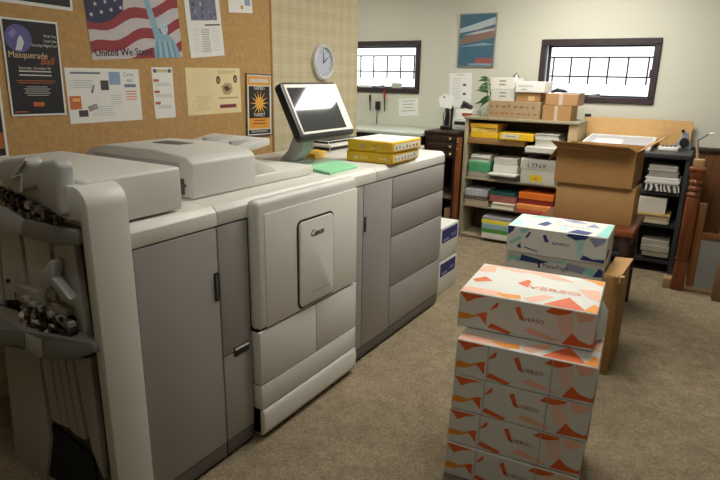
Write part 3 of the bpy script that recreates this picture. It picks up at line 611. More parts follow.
# third shelf
pile([I('paper_stack', 'cream paper pack lowest at the left of the third shelf', 'paper', 461.5, 488, 202, BF+.004, .28, .05, mat('cream_pack', 'b3a98e', .7, .06), sheets=True),
      I('paper_stack', 'brownish mixed envelopes at left of the third bookcase shelf', 'envelopes', 463, 487, 196, BF+.008, .28, .04, mat('brown_mix', '7f6f60', .7, .3, 40), sheets=True),
      I('paper_stack', 'white and bluish papers topping the left pile of the third shelf', 'paper', 465, 487, 189, BF, .27, .06, mat('bluish_paper', 'b9bcc4', .7, .15, 30), sheets=True, yaw=2)], SH[1])
pile([I('paper_stack', 'white paper block jutting out in the middle of the third shelf', 'paper', 491.5, 514, 207, BF-.035, .28, .055, mat('white_block', 'd2ccbb', .7, .05), sheets=True),
      I('paper_ream', 'dull red paper pack in the middle of the third shelf', 'paper ream', 489.5, 516.5, 197, BF+.006, .28, .065, mat('red_pack', '9a5a55', .65, .1, 12)),
      I('folder', 'dark teal folder above the red pack on the third shelf', 'folder', 491, 516, 190, BF+.004, .28, .03, mat('teal_folder', '1d5a58', .5, .1), yaw=-2)], SH[1])
pile([I('envelope_box', 'red paper pack at the foot of the orange pile on the third shelf', 'paper pack', 515.5, 550, 213, BF-.05, .3, .035, mat('red_orange', 'b5533a', .6, .08)),
      I('envelope_box', 'light orange paper pack in the orange pile on the third shelf', 'paper pack', 516, 550, 208, BF-.045, .3, .04, mat('light_orange', 'dd8d4a', .6, .08)),
      I('envelope_box', 'dark red paper pack in the middle of the orange pile', 'paper pack', 518, 553, 203, BF-.01, .3, .045, mat('dark_red', '8a2a1c', .6, .08)),
      I('envelope_box', 'bright orange paper pack topping the pile below the lidded box', 'paper pack', 518.5, 553.5, 197, BF-.02, .3, .06, mat('bright_orange', 'd9701c', .6, .08))], SH[1])
# bottom shelf
pile([I('paper_ream', 'white paper pack lowest of the striped pile on the bottom shelf', 'paper ream', 481, 511, 239, BF-.05, .3, .055, wp),
      I('paper_ream', 'green paper pack in the striped pile on the bottom shelf', 'paper ream', 481, 511, 233, BF-.05, .3, .038, mat('grass_green', '4d8a3a', .6, .06)),
      I('paper_ream', 'blue-grey paper pack in the striped pile on the bottom shelf', 'paper ream', 481.5, 512, 227, BF-.052, .3, .05, mat('bluegrey', '8aa6ac', .6, .06)),
      I('paper_ream', 'yellow paper pack in the striped pile on the bottom shelf', 'paper ream', 481.5, 511.5, 219, BF-.05, .3, .035, mat('lemon', 'd8c93c', .6, .06)),
      I('paper_stack', 'lilac-grey sheets topping the striped pile on the bottom shelf', 'paper', 483, 512, 214, BF-.045, .3, .03, mat('lilac_grey', '9d9ca6', .6, .08), sheets=True)], SH[0])

# on top of the bookcase
T = SH[4]; 
def tbox(name, label, px0, px1, py0, py1, Y, dep, z0, m, group='boxes on the bookcase', cat='box', yaw=0):
    zt = ony((px0+px1)/2, py0, Y).z
    return pack(name, label, cat, px0, px1, (py0+py1)/2, Y, dep, z0, zt-z0, m, group, yaw), zt
o1, z1 = tbox('flat_carton', 'long flat tan printed carton lying on the bookcase top', 488, 540, 101.5, 116, BF+.01, .3, T+.0006, mat('tan_carton', 'a58f6c', .7, .08))
fr = F((o1['x0'], BF+.01, T), (1, 0, 0), (0, 0, 1)); w_ = o1['x1']-o1['x0']; hh = z1-T
m = MB()
for j in range(8): m.rect(fr, w_*(.04+.115*j), w_*(.04+.115*j+random.uniform(.04, .09)), hh*.62, hh*(.70+.1*random.random()), .001, 0)
for j in range(9): m.rect(fr, w_*(.04+.105*j), w_*(.04+.105*j+random.uniform(.05, .09)), hh*.22, hh*.34, .001, 1)
obj('printed_marks', m, [ink('83683f'), ink('a06f50')], o1, kind='stuff')
o2, z2 = tbox('white_carton', 'lower of two white cartons stacked at left on the bookcase', 491, 515, 89.5, 101, BF+.03, .24, z1+.0006, M_paper)
o3, z3 = tbox('white_carton', 'upper of two white cartons stacked at left on the bookcase', 491, 515.3, 77.5, 89, BF+.03, .24, z2+.0006, mat('white_carton_b', 'dedcd3', .7, .03))
for o, z0, zz in ((o2, z1, z2), (o3, z2, z3)):
    fr = F((o['x0'], BF+.03, z0), (1, 0, 0), (0, 0, 1)); w_ = o['x1']-o['x0']; hh = zz-z0
    m = MB()
    for q in (.66, .36): m.rect(fr, w_*.35, w_*.62, hh*q, hh*(q+.1), .001)
    obj('printed_marks', m, ink('7f7b72'), o)
o4, z4 = tbox('carton', 'small brown carton under the white box on the bookcase', 516, 540.5, 92.5, 101, BF+.02, .24, z1+.0006, M_card2)
fr = F((o4['x0'], BF+.02, z1), (1, 0, 0), (0, 0, 1)); w_ = o4['x1']-o4['x0']; obj('paper_label', MB().rect(fr, w_*.5, w_*.78, .012, .05, .001), ink('d6b483'), o4)
o5, z5 = tbox('white_carton', 'wide white carton on the small brown carton atop the bookcase', 515.5, 545, 81.5, 92, BF, .26, z4+.0006, mat('white_carton_c', 'e2e2de', .7, .02))
fr = F((o5['x0'], BF, z4), (1, 0, 0), (0, 0, 1)); w_ = o5['x1']-o5['x0']; obj('printed_marks', MB().rect(fr, w_*.1, w_*.6, .05, .058, .001).rect(fr, w_*.2, w_*.4, .02, .03, .001), ink('b9b5aa'), o5)
tape = mat('packing_tape', 'cbb5a8', .35, .05)
o6, z6 = tbox('brown_parcel', 'lower taped brown parcel at right on the bookcase top', 542.5, 571, 105.5, 117, BF+.01, .25, T+.0006, M_card2)
o7, z7 = tbox('brown_parcel', 'upper taped brown parcel at right on the bookcase top', 545.5, 578, 94, 105, BF+.01, .25, z6+.0006, mat('brown_parcel_b', 'b0875c', .75, .07))
for o, z0, zz in ((o6, T, z6), (o7, z6, z7)):
    fr = F((o['x0'], BF+.01, z0), (1, 0, 0), (0, 0, 1)); w_ = o['x1']-o['x0']
    obj('tape_strip', MB().slab(fr, w_*.42, w_*.54, .001, zz-z0-.001, .0003, .0012), tape, o)
m = MB().tube([(o7['x0']+.02, BF+.1, z7+.012), (o7['x0']+.07, BF+.1, z7+.03), (o7['x0']+.13, BF+.11, z7+.02), (o7['x0']+.15, BF+.12, z7+.012)], [.01, .018, .014, .01], 8)
obj('cable_bundle', m, M_dark, label='small black cable bundle on the taped parcels by the window', cat='cable', smooth=60)
pack('paper_stack', 'white papers lying on the upper taped parcel', 'paper', 563, 580, 93, BF+.02, .2, z7+.0006, .012, M_paper, sheets=True)
o = obj('metal_bell', MB().tube([(o3['x1']-.02, BF+.1, z3+.0006), (o3['x1']-.02, BF+.1, z3+.02), (o3['x1']-.02, BF+.1, z3+.03)], [.03, .022, .006], 14), M_steel, label='small shiny metal desk bell on the white cartons', cat='bell', smooth=50)
obj('bell_button', MB().tube([(o3['x1']-.02, BF+.1, z3+.03), (o3['x1']-.02, BF+.1, z3+.044)], .006), M_steel, o)

# ================================================================ drawer cabinet and workbench in the alcove
dc = thing('drawer_cabinet', 'dark brown wooden drawer cabinet left of the bookcase', 'cabinet', (-2.28, 5.4, 0))
cx0, cx1, cy0 = -2.44, -2.12, 5.12
obj('top', bx(cx0-.01, cx1+.005, cy0-.01, 5.66, .975, 1.0), M_darkwood, dc, bevel=.003)
for x in (cx0, cx1-.02): obj('side_panel', bx(x, x+.02, cy0, 5.65, 0, .975), M_darkwood, dc)
obj('back_panel', bx(cx0+.02, cx1-.02, 5.63, 5.65, 0, .975), M_darkwood, dc)
obj('shelf', bx(cx0+.02, cx1-.02, cy0+.02, 5.63, .36, .38), mat('cabinet_shelf', '6a5a48', .6, .1), dc)
for k in range(3):
    zz = .76+k*.072; d = obj('drawer', bx(cx0+.022, cx1-.022, cy0-.004, cy0+.3, zz, zz+.068), M_darkwood, dc, bevel=.003)
    kx = ony(451-.4*k, 150, cy0).x; obj('knob', MB().tube([(kx, cy0-.004, zz+.034), (kx, cy0-.02, zz+.034), (kx, cy0-.026, zz+.034)], [.006, .012, .005], 10), M_brass, d, smooth=50)
pack('small_box', 'small white box on the shelf inside the dark cabinet', 'box', 452, 459.5, 192, cy0+.03, .1, .3806, .06, M_paper, hi=cx1-.024)
pack('carton', 'tan carton on the carpet inside the dark cabinet', 'box', 444, 458, 215, cy0+.03, .3, .0006, .26, mat('tan_low', '8b7350', .8, .08), lo=cx0+.024, hi=cx1-.024)
pl = thing('wooden_plank', 'narrow reddish wooden plank upright against the bookcase side', 'plank', (-2.094, 5.14, 0))
obj('board', bx(-2.112, -2.076, 5.105, 5.165, 0, .955), M_redwood, pl, bevel=.003)
obj('peg', MB().tube([(-2.094, 5.105, .94), (-2.094, 5.09, .94)], .009).tube([(-2.094, 5.105, .915), (-2.094, 5.09, .915)], .009).tube([(-2.094, 5.105, .85), (-2.094, 5.09, .85)], .009), M_brass, pl)

wbn = thing('workbench', 'dark wooden workbench with pale counter top under the left window', 'workbench', (-3.25, 5.35, 0))
obj('counter_top', bx(-4.1, -2.46, 5.04, 5.68, .945, .975), M_counter, wbn, bevel=.004)
obj('base_cabinet', bx(-4.05, -2.50, 5.12, 5.66, .05, .945), M_darkwood, wbn)
for k in range(3): obj('cabinet_door', bx(-4.03+.51*k, -3.54+.51*k, 5.10, 5.12, .1, .9), M_darkwood, wbn, bevel=.005)
obj('plinth', bx(-4.0, -2.55, 5.18, 5.6, 0, .05), M_gap, wbn)

# items on the drawer cabinet
DZ = 1.0006
pr_ = thing('label_printer', 'small grey-white desktop printer on the dark cabinet', 'printer', (-2.2, 5.4, DZ))
a, b = ony(452, 124, 5.36).x, ony(472, 124, 5.36).x; b = min(b, cx1)
obj('case', bx(a, b, 5.36, 5.6, DZ, DZ+.115), mat('device_white', 'c9ccc6', .45, .03), pr_, bevel=.01)
obj('paper_slot', bx(a+.025, b-.02, 5.354, 5.362, DZ+.055, DZ+.085), M_dark, pr_, bevel=.002); obj('keys', bx(a+.03, b-.05, 5.356, 5.362, DZ+.02, DZ+.035), M_guide, pr_)
o8 = thing('flat_box', 'flat white box with a red stripe lying on the desktop printer', 'box', (-2.1, 5.45, DZ+.116))
xe = ony(455.5, 113, 5.38).x; obj('box', bx(xe, xe+.175, 5.38, 5.6, DZ+.1156, DZ+.195), M_paper, o8, bevel=.003)
obj('red_stripe', bx(xe+.07, xe+.174, 5.3785, 5.3805, DZ+.135, DZ+.165), mat('red_print', 'a8482f', .5), o8)
kk = MB().tube([(xe+.03, 5.44, DZ+.21), (xe+.06, 5.45, DZ+.25), (xe+.1, 5.44, DZ+.235), (xe+.14, 5.46, DZ+.215)], [.012, .028, .022, .014], 8)
kk.tube([(xe+.05, 5.42, DZ+.212), (xe+.09, 5.4, DZ+.222), (xe+.15, 5.42, DZ+.207)], .011, 8)
obj('tape_gun', kk, M_dark, label='black handheld tape gun lying on the flat red-striped box', cat='tape gun', smooth=60)
ph = thing('document_holder', 'black curved document stand at left on the dark cabinet', 'stand', (-2.36, 5.36, DZ))
px_ = ony(446, 115, 5.34).x-.01
obj('base', bx(px_-.045, px_+.06, 5.33, 5.45, DZ, DZ+.035), M_dark, ph, bevel=.01)
obj('back_plate', MB().prism([(px_-.035, 5.40, DZ+.034), (px_+.05, 5.40, DZ+.034), (px_+.05, 5.43, DZ+.2), (px_+.02, 5.43, DZ+.25), (px_-.03, 5.43, DZ+.22)], (0, .012, 0)), M_dark, ph, bevel=.004)
obj('rail', MB().tube([(px_-.03, 5.395, DZ+.03), (px_-.04, 5.39, DZ+.12), (px_-.015, 5.40, DZ+.22)], .007).tube([(px_+.03, 5.395, DZ+.03), (px_+.035, 5.39, DZ+.12), (px_+.02, 5.40, DZ+.2)], .007), M_steel, ph, smooth=60)
hf = F((px_-.10, 5.385, DZ+.30), (.95, 0, -.32), (.30, .12, .95)); tg = obj('paper_tag', MB().prism([hf.p(0, 0), hf.p(.05, -.075), hf.p(.17, -.05), hf.p(.155, .06), hf.p(.05, .06)], hf.n*-.002), M_paper, label='white paper tag with a black hole propped on the document stand', cat='tag')
obj('tag_hole', MB().disc(hf, .055, .025, .009, .009, .0003, .001, 12), M_dark, tg)
# potted plant behind the white cartons
pt = thing('potted_plant', 'small green leafy plant behind the white cartons on the bookcase', 'plant', (-1.93, 5.48, T))
qx, qy = -1.93, 5.48
obj('pot', MB().tube([(qx, qy, T+.0006), (qx, qy, T+.09)], [.032, .042], 14), mat('pot_grey', '8f9a92', .5), pt, smooth=50)
obj('stem', MB().tube([(qx, qy, T+.08), (qx-.02, qy, T+.2), (qx-.05, qy, T+.34)], .004), mat('stem_green', '3f5a2c', .6), pt)
obj('stem', MB().tube([(qx, qy, T+.1), (qx-.06, qy-.01, T+.22)], .004), mat('stem_green', '3f5a2c'), pt)
M_leaf = mat('leaf_green', '33602c', .5, .35, 12)
for j in range(15):
    zz = T+.12+.23*j/15; L = random.uniform(.09, .15); an = random.uniform(-.55, .5) if j % 5 else 2.6; d = V((-math.cos(an), random.uniform(-.35, .15), math.sin(an))).normalized(); s = d.cross(V((-.3, .8, random.uniform(-.7, .1)))).normalized(); b0 = V((qx-.04*(zz-T)/.3, qy-.005, zz)); nrm = d.cross(s).normalized(); q = random.uniform(.010, .016)
    pts = [b0, b0+d*L*.3+s*q, b0+d*L*.65+s*q*.8-V((0, 0, .006)), b0+d*L-V((0, 0, .025)), b0+d*L*.65-s*q*.8-V((0, 0, .006)), b0+d*L*.3-s*q]
    obj('leaf', MB().prism(pts, nrm*.0015), M_leaf, pt)

# left window's ledge things, tools and outlets
def wallquad(plane, c, TL, TR, BR, BL):
    g = (lambda p: onx(*p, c)) if plane == 'x' else (lambda p: ony(*p, c))
    tl, tr, br, bl = map(g, (TL, TR, BR, BL)); u = ((tr-tl)+(br-bl))/2; v = ((tl-bl)+(tr-br))/2; ctr = (tl+tr+br+bl)/4
    w, h = u.length, v.length; u = u.normalized(); v = (v - u*v.dot(u)).normalized(); return F(ctr-u*w/2-v*h/2, u, v), w, h
def sheet(name, label, cat, plane, c, TL, TR, BR, BL, paper, thick=.0015, group=None):
    fr, w, h = wallquad(plane, c, TL, TR, BR, BL); fr.o += fr.n*.0005
    o = obj(name, MB().slab(fr, 0, w, 0, h, 0, thick), paper, label=label, cat=cat, group=group); fr.o += fr.n*thick
    return o, fr, w, h
def lines(m, fr, a0, a1, b0, b1, n, mi=0, fill=.55, ragged=.3):
    for k in range(n):
        zt = b1-(b1-b0)*k/n; L = (a1-a0)*(1-ragged*random.random()); s = (a1-a0-L)/2; m.rect(fr, a0+s, a0+s+L, zt-(b1-b0)/n*fill, zt, .0010, mi)
yw = YB-.001
o, fr, w, h = sheet('wall_note', 'white note sheet taped below the left window', 'note', 'y', yw, (399, 99), (419, 98), (418, 115.5), (398.5, 116), M_paper)
m = MB(); lines(m, fr, w*.12, w*.88, h*.12, h*.88, 4, 0, .22); obj('print', m, ink('9a9a94'), o)
o, fr, w, h = sheet('wall_notice', 'white printed notice with small dark pictures on the back wall', 'notice', 'y', yw, (449.5, 73), (472, 73), (471, 107), (449, 107.5), M_paper)
m = MB(); lines(m, fr, w*.12, w*.55, h*.2, h*.85, 9, 0, .3)
for q in (.62, .36, .12): m.rect(fr, w*.62, w*.76, h*q, h*(q+.065), .0006, 1)
lines(m, fr, w*.3, w*.7, h*.9, h*.96, 1, 0); obj('print', m, [ink('c2c5cb'), ink('4a4a50')], o)
# back wall poster
o, fr, w, h = sheet('framed_poster', 'framed blue poster with white and rust streaks on the back wall', 'poster', 'y', yw, (459.5, 14), (496, 13), (495, 67), (459, 67), mat('poster_blue', '3d6478', .5, .08, 6), .012)
m = MB(); m.flat(fr, [(0, h*.72), (w*.3, h*.78), (w, h*.93), (w, h*.8), (w*.5, h*.70), (0, h*.64)], .0004, 0); m.flat(fr, [(0, h*.50), (w*.4, h*.66), (w, h*.76), (w, h*.56), (w*.5, h*.48), (0, h*.42)], .0005, 1)
m.flat(fr, [(w*.1, h*.6), (w*.6, h*.68), (w, h*.72), (w, h*.69), (w*.5, h*.62)], .0007, 0); m.flat(fr, [(0, h*.38), (w*.7, h*.46), (w, h*.42), (w*.6, h*.40)], .0006, 2); m.rect(fr, w*.5, w*.95, h*.03, h*.17, .0006, 3)
m.rect(fr, w*.3, w*.95, h*.03, h*.07, .0007, 2); obj('print', m, [ink('aab6ba'), ink('846760'), ink('7f97a4'), ink('96504a')], o)
m = MB()
for a in ((0, w, 0, .008), (0, w, h-.008, h), (0, .008, 0, h), (w-.008, w, 0, h)): m.slab(fr, *a, -.006, .004)
obj('frame', m, mat('thin_frame', '8f8f88', .4), o)
# outlets, hanging tools
p = ony(378.5, 105.5, YB); o = obj('wall_outlet', bx(p.x-.028, p.x+.028, YB-.03, YB, p.z-.045, p.z+.045), M_dark, label='black outlet plug on the wall under the left window', cat='outlet', bevel=.006)
obj('cord', MB().tube([(p.x, YB-.025, p.z-.04), (p.x-.01, YB-.012, p.z-.1), (p.x-.015, YB-.012, .98)], .004), M_dark, o)
p = ony(588, 116.5, YB); obj('wall_switch', bx(p.x-.027, p.x+.027, YB-.012, YB, p.z-.025, p.z+.025), M_dark, label='small dark switch plate below the right window', cat='switch', bevel=.004)
def tool(name, label, px, pt_, pb, cols):
    a, b = ony(px, pt_, YB-.035), ony(px, pb, YB-.035); t = thing(name, label, 'tool', b)
    mid = a.lerp(b, .4)
    obj('handle', MB().tube([a, mid], .012, 8), cols[0], t, smooth=50); obj('blade', MB().prism([mid+V((-.009, -.003, 0)), mid+V((.009, -.003, 0)), b+V((.006, -.003, 0)), b+V((-.004, -.003, 0))], (0, .006, 0)), cols[1], t)
    obj('hook', MB().tube([a+V((0, 0, -.005)), a+V((0, .02, .01)), a+V((0, .036, .01))], .004), M_steel, t)
tool('paper_knife', 'dark paper knife hanging under the left window', 370, 95, 111, (M_dark, M_shelfdark))
tool('red_handled_knife', 'red-handled knife hanging under the left window', 384.5, 90, 111.5, (mat('red_plastic', 'a82c22', .4), M_shelfdark))
pz = W1['z0']+.0525
def ledge(name, label, px0, px1, hgt, m, cat): a, b = ony(px0, 88, YB).x, ony(px1, 88, YB).x; return obj(name, bx(a, b, YB-.005, YB+.085, pz-.008, pz-.008+hgt), m, label=label, cat=cat, bevel=.004)
ledge('ledge_cup', 'pale green box on the left window ledge', 391.5, 398.5, .06, mat('pale_green', 'b4c0a8', .6), 'box')
ledge('ledge_papers', 'white papers lying at the left on the window ledge', 358, 368, .03, M_paper, 'paper')

# ================================================================ table behind the copier with a magazine
wt = thing('white_table', 'white-topped table just beyond the far end of the copier', 'table', (-2.25, 4.15, 0))
a, c = -2.62, onz(424.5, 145.5, .985); c.y -= .55
obj('table_top', bx(a, c.x, c.y, c.y+.55, .96, .985), mat('laminate_white', 'd0d0c8', .35, .02), wt, bevel=.004)
obj('apron', bx(a+.03, c.x-.03, c.y+.03, c.y+.52, .88, .96), M_dark, wt)
for x in (a+.03, c.x-.07):
    for y in (c.y+.03, c.y+.48): obj('leg', bx(x, x+.04, y, y+.04, 0, .88), M_dark, wt)
fm = MB(); fm.M = Matrix.Translation((-2.33, c.y+.04, .9856)) @ Matrix.Rotation(.12, 4, 'Z'); 
mg = thing('magazine', 'open magazine with blue pages on the white table behind the reams', 'magazine', (-2.2, c.y+.2, .9856))
def pagecurve(x0, sgn, W, D, z): 
    pts = []
    for k in range(7):
        t = k/6; pts.append((x0+sgn*W*t, z+.055*math.sin(math.pi*min(1, t*1.15))**.8*(1-.35*t)+.006))
    return pts
for sgn in (-1, 1):
    q = pagecurve(-2.23, sgn, .24, .3, .9856); mm = MB(); mm.prism([(x, c.y+.12, zz) for x, zz in q] + [(x, c.y+.12, zz-.006) for x, zz in q[::-1]], (0, .34, 0)); o = obj('pages', mm, M_paper, mg)
    mm = MB(); mm.add([(x, yy, zz+.0006) for x, zz in q[2:5] for yy in (c.y+.15, c.y+.42)], [[0, 1, 3, 2], [2, 3, 5, 4]]); obj('print', mm, ink('5a5f86' if sgn < 0 else '6b6f92'), o)

# white cartons with dark blue labels past the copier
bxs = onz(441, 297, 0)
ztop = onx(448, 224, -1.56).z
for k in range(2):
    z0 = k*ztop/2; t = thing('label_carton', ['lower white carton with dark blue label beyond the copier end', 'upper white carton with dark blue label beyond the copier end'][k], 'carton', (-1.75, 3.75, z0), 'blue-label cartons')
    obj('box', bx(-1.83, -1.545, 3.56, 3.87, z0+.0005, z0+ztop/2-.001), M_carton, t, bevel=.003); fr = F((-1.545, 3.56, z0), (0, 1, 0), (0, 0, 1)); hh = ztop/2
    l = obj('label', MB().slab(fr, .0, .31, hh*.5, hh*.97, 0, .001), ink('e4e4e2'), t); m = MB().rect(fr, .02, .29, hh*.53, hh*.92, .0016, 0)
    for j in range(4): m.rect(fr, .19+.02*j, .2+.02*j, hh*.62, hh*.72, .002, 1)
    m.rect(fr, .05, .14, hh*.58, hh*.64, .002, 1); obj('print', m, [ink('2b2f6b'), ink('8f94c0')], l)

# ================================================================ grey shelf unit and what it carries
DF, DT = 5.06, .953; dx0, dx1 = -1.03, -.185
ds = thing('shelf_unit', 'dark grey metal shelf unit behind the brown boxes by the newel post', 'shelf', ((dx0+dx1)/2, 5.3, 0))
obj('top_shelf', bx(dx0, dx1, DF-.01, 5.5, DT-.035, DT), M_shelfdark, ds, bevel=.003)
DS = [.105, .402, .66]
for zz in DS: obj('shelf', bx(dx0+.02, dx1-.03, DF+.005, 5.48, zz-.03, zz), M_shelfdark, ds, bevel=.002)
for x in (dx0, dx1-.03):
    for y in (DF, 5.45): obj('post', bx(x, x+.03, y, y+.04, 0, DT-.035), M_shelfdark, ds)
obj('back_panel', bx(dx0+.03, dx1-.03, 5.48, 5.49, .02, DT-.035), mat('shelf_back', '1f2124', .6), ds)
obj('side_panel', bx(dx1-.004, dx1, DF+.04, 5.45, .02, DT-.035), mat('shelf_back', '1f2124', .6), ds)
G2 = 'paper on the grey shelf unit'
def J(name, label, cat, p0, p1, pm, Y, dep, th, m, **k): return (name, label, cat, p0, p1, pm, Y, dep, None, th, m, G2, k)
zebra = bpy.data.materials.new('zebra_print'); zebra.use_nodes = True; nt = zebra.node_tree; wv = nt.nodes.new('ShaderNodeTexWave'); wv.inputs['Scale'].default_value = 9; wv.inputs['Distortion'].default_value = 9; wv.inputs['Detail'].default_value = 1
tcn = nt.nodes.new('ShaderNodeTexCoord'); nt.links.new(tcn.outputs['Object'], wv.inputs['Vector']); rp = nt.nodes.new('ShaderNodeValToRGB'); rp.color_ramp.interpolation = 'CONSTANT'; rp.color_ramp.elements[0].color = lin('26262a'); rp.color_ramp.elements[1].color = lin('d4d4d0'); rp.color_ramp.elements[1].position = .5
nt.links.new(wv.outputs['Fac'], rp.inputs[0]); nt.links.new(rp.outputs[0], nt.nodes['Principled BSDF'].inputs['Base Color'])
pile([J('paper_stack', 'black and white patterned pack on the upper level of the grey shelf', 'paper pack', 645, 680, 189, DF-.02, .3, .055, zebra),
      J('paper_stack', 'crumpled white paper stack on the patterned pack in the grey shelf', 'paper', 646, 680, 180, DF-.02, .3, .05, M_paper, sheets=True, yaw=-2),
      J('paper_stack', 'grey paper tray below the top of the grey shelf', 'paper tray', 649, 679, 172, DF+.03, .28, .05, mat('tray_grey', '8f8d86', .5, .1), ),
      J('paper_stack', 'white paper pack nearest the top of the grey shelf', 'paper', 649, 678, 168, DF+.03, .28, .04, wp, sheets=True)], DS[2])
pile([J('paper_stack', 'cream paper stack low on the middle level of the grey shelf', 'paper', 637, 669, 216, DF-.01, .3, .055, mat('cream_low', 'cfc6ac', .7, .05), sheets=True),
      J('paper_stack', 'yellowed folders under the white box in the grey shelf', 'folders', 638, 671, 209, DF-.015, .3, .022, mat('manila', 'b79c62', .7, .06), sheets=True),
      J('white_box', 'white box with a faint stamp on the middle level of the grey shelf', 'box', 639, 667, 201, DF, .28, .125, mat('stamp_box', 'c6c2b6', .6, .05))], DS[1])
pile([J('paper_stack', 'dark purple folders on the bottom level of the grey shelf', 'folders', 641, 667, 261, DF+.02, .28, .022, mat('purple_low', '3a3038', .6)),
      J('paper_ream', 'lower clear-wrapped white ream on the bottom level of the grey shelf', 'paper ream', 641, 668, 257, DF, .28, .04, mat('plastic_wrap', 'b9b5a8', .18, .1, 25, .3, 40)),
      J('paper_ream', 'middle clear-wrapped white ream on the bottom level of the grey shelf', 'paper ream', 640, 669, 250, DF-.005, .28, .05, mat('plastic_wrap', 'b9b5a8')),
      J('paper_ream', 'upper clear-wrapped white ream on the bottom level of the grey shelf', 'paper ream', 641, 669, 243, DF+.003, .28, .045, mat('plastic_wrap', 'b9b5a8'))], DS[0])
# cork sheet and white board
o, fr, w, h = sheet('cork_sheet', 'plain tan cork sheet leaning on the wall below the right window', 'cork sheet', 'y', 5.655, (585, 116), (693.5, 122), (690, 148), (583, 142), M_corktan, .012)
wbd = thing('whiteboard', 'white-framed board lying flat behind the open brown box', 'whiteboard', (-.75, 5.45, DT))
q0, q1 = -1.02, -.50
TM = Matrix.Translation((0, 5.12, DT+.0006)) @ Matrix.Rotation(math.radians(5.5), 4, 'X')
def tb_(*a): m = MB(); m.M = TM; return m.box(*a)
q1 = -.48
obj('board', tb_(q0+.02, q1-.02, .02, .50, .002, .018), mat('board_blue', 'b9c0cc', .3, .05), wbd)
for a_ in ((q0, q1, 0, .025), (q0, q1, .49, .515), (q0, q0+.022, .025, .49), (q1-.022, q1, .025, .49)): obj('frame', tb_(*a_, 0, .026), M_paper, wbd, bevel=.003)
obj('paper', tb_(q0+.08, q0+.3, .1, .35, .0182, .02), M_paper, wbd)
# tape dispenser, stapler, pencil
td = thing('tape_dispenser', 'black and white desk tape dispenser on the grey shelf', 'tape dispenser', (-.28, 5.15, DT))
c = onz(681, 150, DT); tf = F((c.x, c.y+.05, DT+.0006), (1, 0, 0), (0, 0, 1))
obj('base', MB().prism([tf.p(-.06, 0), tf.p(.065, 0), tf.p(.07, .03), tf.p(.045, .07), tf.p(.035, .13), tf.p(-.005, .15), tf.p(-.03, .07), tf.p(-.06, .03)], (0, .05, 0)), mat('dispenser_grey', '8f949c', .4), td, bevel=.006)
obj('tape_roll', MB().disc(tf, .012, .055, .035, .04, 0, .012, 18), M_dark, td); obj('cutter', MB().box(c.x-.02, c.x+.0, c.y+.03, c.y+.11, DT+.14, DT+.16), M_dark, td)
st = thing('calculator', 'grey and white desk calculator beside the tape dispenser', 'calculator', (-.38, 5.15, DT))
c2 = onz(667, 151, DT); obj('case', MB().prism([(c2.x-.07, c2.y, DT+.0006), (c2.x+.075, c2.y, DT+.0006), (c2.x+.085, c2.y+.18, DT+.0006), (c2.x-.06, c2.y+.18, DT+.0006)], (0, 0, .03)), M_paper, st, bevel=.006)
m = MB()
for i in range(4):
    for j in range(3): m.box(c2.x-.05+.03*i, c2.x-.03+.03*i, c2.y+.03+.032*j, c2.y+.05+.032*j, DT+.03, DT+.036)
obj('keys', m, M_shelfdark, st); obj('display', bx(c2.x-.05, c2.x+.065, c2.y+.13, c2.y+.165, DT+.03, DT+.032), M_dark, st)

# ================================================================ newel post and framed half wall
nx, ny = -.118, 4.72
nw = thing('newel_post', 'reddish brown wooden newel post with turned rings beside the grey shelf', 'post', (nx, ny, 0))
obj('base', bx(nx-.042, nx+.042, ny-.042, ny+.042, 0, .235), M_redwood, nw, bevel=.006)
obj('ring', MB().box(nx-.046, nx+.046, ny-.046, ny+.046, .236, .250), M_redwood, nw, bevel=.004)
obj('shaft', MB().prism([(nx-.042, ny-.042, .25), (nx+.042, ny-.042, .25), (nx+.042, ny+.042, .25), (nx-.042, ny+.042, .25)], (0, 0, .45)), M_redwood, nw, bevel=.012)
ln = MB(); ln.tube([(nx, ny, zz) for zz in (.70, .712, .725, .74, .755, .77, .785, .80, .815, .83, .845, .86, .89)], [.036, .046, .046, .032, .044, .044, .032, .044, .044, .032, .044, .046, .046], 20); obj('turning', ln, M_redwood, nw, smooth=50)
obj('cap', bx(nx-.052, nx+.052, ny-.052, ny+.052, .89, .912), M_redwood, nw, bevel=.006)
obj('top_block', bx(nx-.034, nx+.034, ny-.034, ny+.034, .912, .972), mat('pale_wood', 'a5845a', .5, .15), nw, bevel=.004)
hw = thing('half_wall', 'grey panel in an oak frame right of the newel post', 'half wall', (.4, 4.76, 0))
HX0, HX1, HY = -.07, 1.6, 4.74
obj('stile', bx(HX0, HX0+.05, HY, HY+.05, .03, .655), M_oak, hw, bevel=.004)
obj('rail', bx(HX0+.05, HX1, HY, HY+.045, .40, .445), M_oak, hw, bevel=.004)
obj('panel', bx(HX0+.05, HX1, HY+.012, HY+.03, .03, .40), mat('panel_grey', '9a9c96', .6, .05), hw)
obj('bottom_rail', bx(HX0, HX1, HY-.012, HY+.05, 0, .03), mat('pale_trim', 'ab8f66', .6, .1), hw, bevel=.004)
bgx = ony(714, 275, 4.70).x; bg_ = thing('brown_bag', 'brown paper bag on the carpet at the right edge by the panel', 'bag', (bgx+.1, 4.66, 0))
obj('bag', MB().prism([(bgx, 4.58, .02), (bgx+.25, 4.58, .02), (bgx+.24, 4.60, .28), (bgx+.01, 4.60, .28)], (0, .12, 0)), mat('bag_brown', '6e5138', .8, .12), bg_, bevel=.01); obj('bag_base', bx(bgx+.01, bgx+.24, 4.585, 4.695, 0, .02), mat('bag_brown', '6e5138'), bg_)
obj('wood_block', bx(nx-.098, nx-.045, ny-.03, ny+.05, 0, .075), mat('pale_wood', 'a5845a'), label='small pale wood block at the foot of the newel post', cat='block', bevel=.003)
